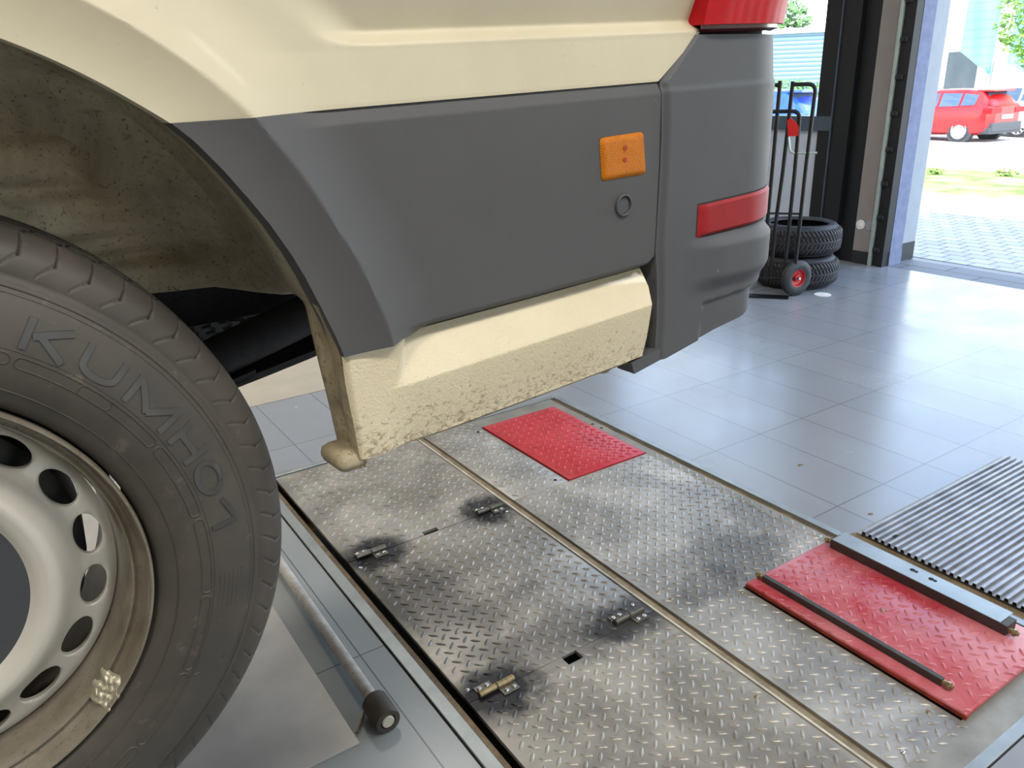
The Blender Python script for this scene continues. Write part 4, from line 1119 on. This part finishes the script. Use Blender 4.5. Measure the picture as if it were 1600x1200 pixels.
# pierced disc
def disc_a(r): return float(np.interp(r, [.100, .110, .122, .132, .141, .148, .155, .162, .173, .183, .190, .1965], [-.046, -.040, -.0300, -.0265, -.0290, -.0370, -.0470, -.0545, -.0590, -.0615, -.0625, -.066]))
def DP(r, t, h=0): return tuple(WC + (e2 * math.cos(t) + e1 * math.sin(t)) * r + ax * (disc_a(r) + h))
b = MB(); NH = 18; R0, R1, RH, HR, HW = .156, .1963, .1740, .0132, .0235
NT_ = 120
b.grid([[DP(r, 2 * PI * i / NT_) for i in range(NT_ + 1)] for r in list(np.linspace(.098, R0, 18))], flip=False)
for k in range(NH):
    tc = math.radians(4.0) + 2 * PI * k / NH; dt = PI / NH; Kp = 40; rings = []
    # perimeter of the sector cell and of the oval hole
    per, hole = [], []
    for i in range(Kp):
        a = 2 * PI * i / Kp; ca, sa = math.cos(a), math.sin(a)
        hx, hy = HW * ca, HR * sa     # hx tangential, hy radial
        m_ = max(abs(ca), abs(sa)); px, py = ca / m_, sa / m_
        r_ = RH + (py * (R1 - RH) if py > 0 else py * (RH - R0)); per.append((r_, tc + px * dt)); hole.append((RH + hy, tc + hx / RH))
    for f in (0, .12, .35, .65, 1.0): rings.append([DP(hole[i % Kp][0] * (1 - f) + per[i % Kp][0] * f, hole[i % Kp][1] * (1 - f) + per[i % Kp][1] * f, -.0012 * (1 - f) ** 6 if f < .12 else 0) for i in range(Kp + 1)])
    b.grid(rings)
    b.grid([[DP(*hole[i % Kp], -.0012) for i in range(Kp + 1)], [DP(*hole[i % Kp], -.007) for i in range(Kp + 1)]], flip=True)
b.build('wheel_disc', M['rimdisc'], rim, smooth=True, sharp=50)
b = MB(); cA = -.0375
b.lathe([(.1170, cA - .008), (.1170, cA - .001), (.1145, cA + .0012), (.09, cA + .0018), (.05, cA + .0018), (.0001, cA + .0018)], WC, ax, 96)
for k in range(8):
    t = 2 * PI * k / 8 + math.radians(22)
    p0, p1 = WC + (e2 * math.cos(t) + e1 * math.sin(t)) * .088 + ax * (cA + .0020), WC + (e2 * math.cos(t) + e1 * math.sin(t)) * .064 + ax * (cA + .0020)
    q = (e2 * -math.sin(t) + e1 * math.cos(t)) * .0025
    b.add([p0 - q, p0 + q, p1 + q, p1 - q], [(0, 1, 2, 3)], 1)
    b.add([p0 - q * 2.2, p0 - q, p1 - q, p1 - q * 2.2], [(0, 1, 2, 3)], 2)
b.build('hub_cap', [M['hubcap'], M['black'], M['rimlip']], rim, smooth=True, sharp=30)
b = MB(); tc = math.radians(-43.5); n, m = 26, 16; rows = []
rr_ = random.Random(3)
for i in range(n + 1):
    row = []
    for j in range(m + 1):
        u, v = i / n * 2 - 1, j / m * 2 - 1; e = max(0, 1 - u ** 4 - v ** 4)
        r = .2120 + v * .0095 + .0012 * math.sin(u * 7); t = tc + u * .082 + .004 * math.sin(v * 5)
        crum = .0016 * math.sin(u * 9 + v * 5) * math.cos(v * 8 - u * 4) + .0007 * rr_.random()
        row.append(tuple(WC + (e2 * math.cos(t) + e1 * math.sin(t)) * r + ax * (float(np.interp(r, [.199, .205, .2165, .2215], [-.028, -.022, -.008, .001])) + (.0075 + crum) * e ** .35 - .002)))
    rows.append(row)
b.grid(rows); b.build('balance_weight', M['lead'], rim, smooth=True)
b = MB(); b.lathe([(.001, -.085), (.13, -.088), (.172, -.100), (.176, -.17), (.001, -.17)], WC, ax, 48); b.build('brake_drum', M['brake'], rim, smooth=True, sharp=40)
# far rear wheel and the spare wheel under the tail
b = MB(); tyre_mesh(b, Vector((-.155, 2.52, 1.066)), Vector((0, 1, 0)), RO, RI, .215, N=148); b.lathe([(.2215, -.02), (.19, -.06), (.10, -.05), (.0001, -.05)], (-.155, 2.52, 1.066), (0, 1, 0), 32); b.build('far_rear_wheel', M['tyre2'], van, smooth=True)
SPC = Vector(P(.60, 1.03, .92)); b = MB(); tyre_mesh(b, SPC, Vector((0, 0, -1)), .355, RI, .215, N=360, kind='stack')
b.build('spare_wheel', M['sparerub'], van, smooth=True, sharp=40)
b = MB(); b.lathe([(.2215, -.20), (.2215, -.02), (.18, -.05), (.001, -.06)], SPC, (0, 0, -1), 40); b.build('spare_rim', M['under'], van, smooth=True)

# ================================================================== TYRE STACK, HAND TRUCK, SOCKETS
for (x, y, z, lb) in ((5.185, 3.835, .010, 'black winter tyre at the bottom of the stack behind the hand truck'), (5.205, 3.850, .2475, 'black winter tyre on top of the stack behind the hand truck')):
    b = MB(); tyre_mesh(b, Vector((x, y, z + .216)), Vector((0, 0, 1)), .318, .215, .214, N=620, kind='stack')
    o = b.build('tyre', [M['tyre2'], M['tyre2']], origin=(x, y, z), smooth=True, sharp=40); tag(o, lb, 'tyre')

ht = thing('hand_truck', (4.77, 3.63, 0), 'black tubular hand truck with red grip and red-hubbed wheel standing before the tyres', 'hand truck')
def rounded(pts, r=.03, n=5):
    pts = [Vector(p) for p in pts]; out = [pts[0]]
    for a, p, c in zip(pts[:-2], pts[1:-1], pts[2:]):
        d0 = (a - p); d1 = (c - p); q = min(r, d0.length * .45, d1.length * .45); A0 = p + d0.normalized() * q; A1 = p + d1.normalized() * q
        for i in range(n + 1):
            f = i / n; out.append(A0 * (1 - f) ** 2 + p * 2 * f * (1 - f) + A1 * f * f)
    return out + [pts[-1]]
TR = .0135
b = MB(); b.tube(rounded([(4.697, 3.737, .12), (4.694, 3.741, .55), (4.696, 3.738, .9), (4.698, 3.736, 1.489)]), TR, 12); b.tube(rounded([(4.727, 3.698, .12), (4.729, 3.695, .54), (4.739, 3.681, .882), (4.747, 3.670, 1.483)]), TR, 12)
b.tube(rounded([(4.747, 3.669, 1.462), (4.838, 3.552, 1.462), (4.834, 3.556, 1.25), (4.829, 3.562, .883), (4.825, 3.566, .20)], .055), TR, 12)
b.tube(rounded([(4.699, 3.735, 1.462), (4.608, 3.852, 1.462), (4.600, 3.862, .883), (4.602, 3.860, .15)], .055), TR, 12)
b.build('frame_tubes', M['truck'], ht, smooth=True)
b = MB(); b.tube(rounded([(4.620, 3.838, 1.291), (4.785, 3.621, 1.291), (4.787, 3.618, .883), (4.782, 3.624, .16)], .05), TR, 12); b.build('inner_hoop', M['truck'], ht, smooth=True)
b = MB(); b.tube(rounded([(4.744, 3.672, 1.15), (4.758, 3.650, 1.03), (4.772, 3.634, 1.016), (4.868, 3.510, 1.016)], .03), .0085, 10); b.build('catch_bracket', M['guiderail'], ht, smooth=True)
g = [(4.736, 3.680, 1.232), (4.748, 3.665, 1.250), (4.775, 3.630, 1.215), (4.786, 3.615, 1.185), (4.786, 3.615, 1.130), (4.744, 3.668, 1.128)]
b = MB(); hd = Vector((.8, .6, 0)) * -.02; b.add([tuple(Vector(q) + hd) for q in g] + [tuple(Vector(q) - hd) for q in g], [tuple(range(6)), tuple(range(6, 12))[::-1]] + [(i, i + 6, (i + 1) % 6 + 6, (i + 1) % 6) for i in range(6)]); b.build('red_grip', M['redgrip'], ht)
b = MB(); q = Vector((4.768, 3.640, 1.165)) + hd * 1.05; u_ = Vector((.61, -.79, 0)); b.add([q - u_ * .012 - Vector((0, 0, .02)), q + u_ * .012 - Vector((0, 0, .02)), q + u_ * .012 + Vector((0, 0, .02)), q - u_ * .012 + Vector((0, 0, .02))], [(0, 1, 2, 3)]); b.build('grip_label', M['white'], ht)
b = MB(); b.tube([(4.60, 3.86, .13), (4.83, 3.56, .13)], .010, 10); b.build('axle', M['truck'], ht, smooth=True); b = MB(); b.tube([(4.61, 3.85, .60), (4.83, 3.56, .60)], .008, 10); b.build('cross_bar', M['truck'], ht, smooth=True)
b = MB(); b.v = []; V = [(4.595, 3.835, .004), (4.795, 3.575, .004), (4.72, 3.52, .004), (4.52, 3.78, .004)]
b.add(V + [(x, y, z + .006) for x, y, z in V], [(0, 1, 2, 3), (4, 5, 6, 7), (0, 1, 5, 4), (1, 2, 6, 5), (2, 3, 7, 6), (3, 0, 4, 7)]); b.build('toe_plate', M['truck'], ht)
for s, c in ((1, Vector((4.862, 3.575, .131))), (-1, Vector((4.575, 3.93, .131)))):
    ax_ = Vector((-.16, -.987, 0)); c = c + ax_ * (.028 if s > 0 else 0)
    b = MB(); b.lathe([(.065, -.055), (.085, -.062), (.115, -.058), (.129, -.045), (.1305, -.028), (.129, -.012), (.115, .0), (.085, .004), (.065, -.003)], c, ax_, 64); w = b.build('wheel', M['tyre2'], ht, smooth=True)
    b = MB(); b.lathe([(.067, -.055), (.067, -.004), (.060, -.006), (.052, -.022), (.030, -.026), (.024, -.012), (.0001, -.010)], c, ax_, 40); b.build('wheel_hub', M['redhub'], w, smooth=True, sharp=40)
    b = MB(); b.cyl(c + ax_ * -.012, ax_, .010, .022, 14); b.build('axle_nut', M['bolt'], w, smooth=True)
for y_, lb in ((3.945, 'white round wall socket on the brown column, left one'), (3.862, 'dull grey round wall socket on the brown column, right one')):
    b = MB(); b.lathe([(.0001, .016), (.018, .014), (.020, .008), (.034, .010), (.040, .006), (.041, 0)], (6.16, y_, .325), (-1, 0, 0), 28); tag(b.build('wall_socket', M['white'] if y_ > 3.9 else M['pillar'], origin=(6.16, y_, .325), smooth=True), lb, 'socket')
b = MB(); b.cyl((5.02, 3.45, .001), (0, 0, 1), .06, .004, 20); tag(b.build('white_disc', M['white'], origin=(5.02, 3.45, 0)), 'small white disc lying on the tiles before the tyre stack', 'disc')  # flat white disc just above the tiles

# ================================================================== CARS OUTSIDE
def make_car(x, y, z, head, paint, label, L=4.1, Wd=1.78, Hh=1.5, kind='suv', wheel_col='alloy', axles=(.88, 3.44), group='parked cars outside'):
    """local x runs from the tail (0) to the nose (L); origin under the tail's centre"""
    t = thing('car', (x, y, z), label, 'car', group)
    ch, sh_ = math.cos(head), math.sin(head)
    W = lambda lx, ly, lz: (x + lx * ch - ly * sh_, y + lx * sh_ + ly * ch, z + lz)
    hw = Wd / 2
    # stations: x, bottom, belt, roof, half width at belt, half width at roof
    ST = [(0.00, .42, .98, .99, .60, .55), (.05, .34, 1.00, 1.02, .74, .62), (.14, .26, 1.02, 1.08, .83, .64), (.30, .22, 1.02, 1.28, .87, .60), (.52, .20, 1.01, 1.44, .89, .60),
          (1.0, .20, .98, 1.49, .89, .62), (1.7, .20, .95, 1.50, .89, .63), (2.3, .20, .93, 1.45, .89, .61), (2.75, .20, .93, 1.22, .89, .60), (3.1, .20, .95, .98, .88, .62), (3.6, .22, .86, .88, .85, .60), (3.95, .28, .74, .75, .76, .52), (4.1, .40, .60, .62, .60, .45)]
    kx, kz, kw = L / 4.1, Hh / 1.5, Wd / 1.78
    rows = []; tags = []
    for (sx, b0, be, ro, w1, w2) in ST:
        sx *= kx; b0 *= kz; be *= kz; ro *= kz; w1 *= kw; w2 *= kw
        half = [(0, b0), (w1 * .80, b0), (w1 * .97, b0 + .07), (w1 * 1.0, (b0 + be) * .5), (w1 * .985, be - .10), (w1 * .955, be), (w1 * .93, be + .02 if ro - be > .1 else be + .004), (w2 * 1.03 if ro - be > .1 else w1 * .8, max(be + .006, ro - .07)), (w2 * .9, ro - .01), (w2 * .5, ro + .01), (0, ro + .015)]
        rows.append([W(sx, -yy, zz) for yy, zz in half] + [W(sx, yy, zz) for yy, zz in half[::-1][1:]])
    b = MB(); b.grid(rows); n = len(rows[0])
    b.add(rows[0], [tuple(range(n))]); b.add(rows[-1], [tuple(range(n))[::-1]])
    b.build('body', paint, t, smooth=True, sharp=28)
    # glass: side windows and rear window lie proud of the body skin
    def up(i, f0, s):
        sx, b0, be, ro, w1, w2 = ST[i]; be *= kz; ro *= kz; w1 *= kw; w2 *= kw
        za, zb_ = be + .05, ro - .11; za, zb_ = min(za, zb_), zb_; ya, yb = w1 * .93, w2 * 1.03
        zt_, z0_ = max(be + .006, ro - .07), be + .02
        f = lambda zz: ya + (yb - ya) * (zz - z0_) / max(.01, zt_ - z0_) + .006
        zz = za + (zb_ - za) * f0; return W(sx * kx, s * f(zz), zz)
    for s in (-1, 1):
        for (i0, i1) in ((4, 5), (5, 6), (6, 7)):
            b = MB(); P0 = [up(i0, q, s) for q in (0, .5, 1)]; P1 = [up(i1, q, s) for q in (0, .5, 1)]
            sh0 = [Vector(p).lerp(Vector(r), .06) for p, r in zip(P0, P1)]; sh1 = [Vector(p).lerp(Vector(r), .94) for p, r in zip(P0, P1)]
            b.grid([sh0, sh1]); b.build('side_window', M['carglass'], t)
    b = MB(); b.grid([[W(.115 * kx, yy * kw, 1.045 * kz) for yy in (-.56, 0, .56)], [W(.42 * kx, yy * kw, 1.405 * kz) for yy in (-.50, 0, .50)]]); b.build('rear_window', M['carglass'], t)
    b = MB(); b.box((-.02, -.56, 1.42), (.50, .56, 1.47), bev=.015); b.v = [W(v[0] * kx + .20, v[1] * kw, v[2] * kz) for v in b.v]; b.build('roof_spoiler', paint, t)
    b = MB(); b.box((-.05, -.74, .30), (.20, .74, .56), bev=.03); b.box((-.03, -.80, .24), (.34, .80, .42), bev=.03); b.v = [W(v[0] * kx, v[1] * kw, v[2] * kz) for v in b.v]; b.build('rear_bumper', M['carblack'], t)
    for s in (-1, 1):
        b = MB(); b.box((-.02, .34, .82), (.26, .855, .97), bev=.02); b.v = [W(v[0] * kx, s * v[1] * kw, v[2] * kz) for v in b.v]; b.build('tail_lamp', M['redlens2'], t)
        b = MB(); b.box((2.35, .86, .98), (2.50, 1.02, 1.12), bev=.02); b.v = [W(v[0] * kx, s * v[1] * kw, v[2] * kz) for v in b.v]; b.build('mirror', paint, t)
    b = MB(); b.box((-.03, -.26, .66), (.0, .26, .77)); b.v = [W(v[0] * kx, v[1] * kw, v[2] * kz) for v in b.v]; b.build('number_plate', M['white'], t)
    for ax_x in axles:
        for s in (-1, 1):
            c = Vector(W(ax_x * kx, s * (hw - .02), .33)); o_ = Vector((-sh_ * s, ch * s, 0))
            b = MB(); b.cyl(c - o_ * .22, o_, .40, .205, 40); b.build('wheel_arch', M['carblack'], t, smooth=True)
            b = MB(); b.lathe([(.20, -.19), (.31, -.19), (.328, -.17), (.33, -.10), (.328, -.02), (.30, .006), (.235, .008)], c, o_, 44); wh = b.build('wheel', M['tyre2'], t, smooth=True)
            b = MB(); b.lathe([(.238, .010), (.232, .004), (.224, -.030), (.0001, -.034)], c, o_, 44, 1); b.lathe([(.238, .010), (.222, .008), (.220, -.01)], c, o_, 44)
            e1_ = Vector((0, 0, 1)); e2_ = o_.cross(e1_)
            for k in range(10 if wheel_col == 'alloy' else 0):
                a = 2 * PI * k / 10 + .1; d = e2_ * math.cos(a) + e1_ * math.sin(a); q_ = e2_ * -math.sin(a) + e1_ * math.cos(a)
                b.add([c + d * .04 - q_ * .022 + o_ * .004, c + d * .04 + q_ * .022 + o_ * .004, c + d * .226 + q_ * .030 + o_ * .006, c + d * .226 - q_ * .030 + o_ * .006], [(0, 1, 2, 3)])
            if wheel_col != 'alloy': b.lathe([(.222, -.005), (.15, .012), (.0001, .014)], c, o_, 44)
            b.build('rim', [M['alloy'] if wheel_col == 'alloy' else M['white'], M['carblack']], wh, smooth=True, sharp=30)
    return t

def place_by_wheel(wx, wy, head, L, Wd, ax0, s=1):
    """tail-centre position so that the rear wheel on side s stands at (wx, wy)"""
    lx, ly = ax0 * L / 4.1, s * (Wd / 2 - .02); ch, sh_ = math.cos(head), math.sin(head)
    return wx - (lx * ch - ly * sh_), wy - (lx * sh_ + ly * ch)
hd1 = math.radians(86)
x, y = place_by_wheel(25.0, 13.19, hd1, 4.1, 1.78, .88)
make_car(x, y, -.45, hd1, M['carred'], 'red compact crossover parked outside, seen through the gate', wheel_col='cap')
x, y = place_by_wheel(27.6, 12.75, hd1, 4.4, 1.84, .90)
make_car(x, y, -.45, hd1, M['carwhite'], 'white crossover with black wheel arches parked behind the red car', L=4.4, Wd=1.84, Hh=1.58)
x, y = 15.1, 10.9
make_car(x, y, -.2, math.radians(100), M['carblue'], 'blue car with red tail lamp seen through the window behind the hand truck', L=4.0)

# ================================================================== BUILDINGS, BANNERS, PLANTS
bl = thing('building', (46, 24, -.45), 'white rendered building with a dark window far behind the red car', 'building')
def ob(lx0, lx1, ly0, ly1, z0, z1, c=(40, 21.5), a=math.radians(27)):
    ca, sa = math.cos(a), math.sin(a); b = MB(); b.box((lx0, ly0, z0), (lx1, ly1, z1))
    b.v = [(c[0] + v[0] * ca - v[1] * sa, c[1] + v[0] * sa + v[1] * ca, v[2]) for v in b.v]; return b
ob(0, 10, -26, 6, -.6, 11).build('wall', M['render'], bl)
ob(-.06, .05, -.72, .58, .55, 2.45).build('window', M['darkpane'], bl)
ob(-.12, .02, -.80, .66, .45, .55).build('window_sill', M['pillar'], bl)
ob(-.06, .05, 1.6, 2.9, .55, 2.45).build('window', M['darkpane'], bl)
ob(-.06, .05, -8, -5.5, .55, 2.45).build('window', M['darkpane'], bl)
ob(-.1, .02, -26, 6, 3.2, 3.35).build('ledge', M['pillar'], bl)
h2 = thing('industrial_hall', (22, 19, -.3), 'pale corrugated metal hall seen through the window behind the hand truck', 'building')
ob(0, 2.5, -2.0, 14, -.6, 2.85, c=(22.5, 18.2), a=math.radians(40)).build('corrugated_wall', M['corr'], h2)
ob(-.1, 2.5, -2.1, 14.1, 2.85, 3.0, c=(22.5, 18.2), a=math.radians(40)).build('roof_edge', M['render'], h2)
ob(-.05, .02, .6, .7, -.6, 2.85, c=(22.5, 18.2), a=math.radians(40)).build('downpipe', M['panel'], h2)

def banner(px, py, z0, z1, wdt, label, slant=.25, side=1, seed=0):
    t = thing('banner', (px, py, gz(px)), label, 'banner')
    b = MB(); b.tube([(px, py, gz(px)), (px, py, z1 + .3)], .03, 10); b.build('flag_pole', M['pole'], t, smooth=True)
    dirv_ = Vector((-.45, .89, 0)) * side; rows = []
    nrm = Vector((.89, .45, 0))
    for i in range(25):
        f = i / 24; z = z1 + (z0 - z1) * f; row = []
        for j in range(17):
            g = j / 16; w = wdt
            q = Vector((px, py, z + g * (z1 - z0) * slant * (f))) + dirv_ * (.04 + w * g) + nrm * (.12 * math.sin(g * 7 + f * 3 + seed) + .05 * math.sin(f * 9))
            row.append(tuple(q))
        rows.append(row)
    b = MB(); b.grid(rows); b.grid([[tuple(Vector(p) + nrm * .004) for p in r] for r in rows], flip=True); b.build('banner_cloth', M['teal'], t, smooth=True)
banner(32.4, 16.2, 1.36, 6.4, 1.12, 'teal banner hanging from a pole above the red car', .18)
banner(34.6, 15.75, 1.30, 6.2, .9, 'teal banner at the right edge of the photo, beside the leaves', .1, 1, 2)

def plant(name, x, y, z0, trunk_h, rx, ry, rz, n, size, mat, label, cat, seed, arms=5):
    r = random.Random(seed); t = thing(name, (x, y, z0), label, cat)
    b = MB(); V = []; F = []
    for i in range(n):
        while True:
            p = Vector((r.uniform(-1, 1), r.uniform(-1, 1), r.uniform(-1, 1)))
            if .35 < p.length < 1: break
        c = Vector((x + p.x * rx, y + p.y * ry, z0 + trunk_h + rz + p.z * rz)); u = Vector((r.gauss(0, 1), r.gauss(0, 1), r.gauss(0, 1))).normalized(); v = u.orthogonal().normalized()
        s = size * r.uniform(.6, 1.3); k = len(V); V += [tuple(c - u * s), tuple(c + v * s * .5), tuple(c + u * s), tuple(c - v * s * .5)]; F.append((k, k + 1, k + 2, k + 3))
    b.add(V, F); b.build('foliage', mat, t)
    b = MB(); b.tube([(x, y, z0), (x + .05, y, z0 + trunk_h), (x, y + .05, z0 + trunk_h + rz)], [.12 * rx ** .5, .09 * rx ** .5, .03], 8)
    for k in range(arms):
        a = 2 * PI * k / arms; b.tube([(x, y, z0 + trunk_h * .9), (x + rx * .5 * math.cos(a), y + ry * .5 * math.sin(a), z0 + trunk_h + rz * 1.1)], [.05 * rx ** .5, .02], 6)
    b.build('trunk', M['bark'], t, smooth=True)
plant('tree', 30.5, 13.6, -.45, 1.9, 1.7, 1.7, 2.1, 2600, .13, M['leaf'], 'light green tree beside the right-hand banner', 'tree', 1)
plant('tree', 32.4, 26.7, -.4, 1.8, 2.2, 2.2, 1.9, 2600, .2, M['leaf2'], 'green tree behind the corrugated hall roof line, left in the window', 'tree', 2)
plant('shrub', 17.4, 13.6, -.4, .4, 1.5, 1.3, .75, 1700, .10, M['leaf2'], 'hedge bush before the corrugated hall, behind the blue car', 'shrub', 4)
plant('weed', 13.4, 7.35, gz(13.4), .0, .16, .16, .05, 90, .035, M['leaf'], 'yellow-green weed tuft at the right of the lawn', 'plant', 5, 3)
plant('weed', 14.1, 6.55, gz(14.1), .0, .28, .20, .06, 130, .035, M['leaf'], 'larger weed tuft at the far edge of the lawn, right side', 'plant', 6, 3)
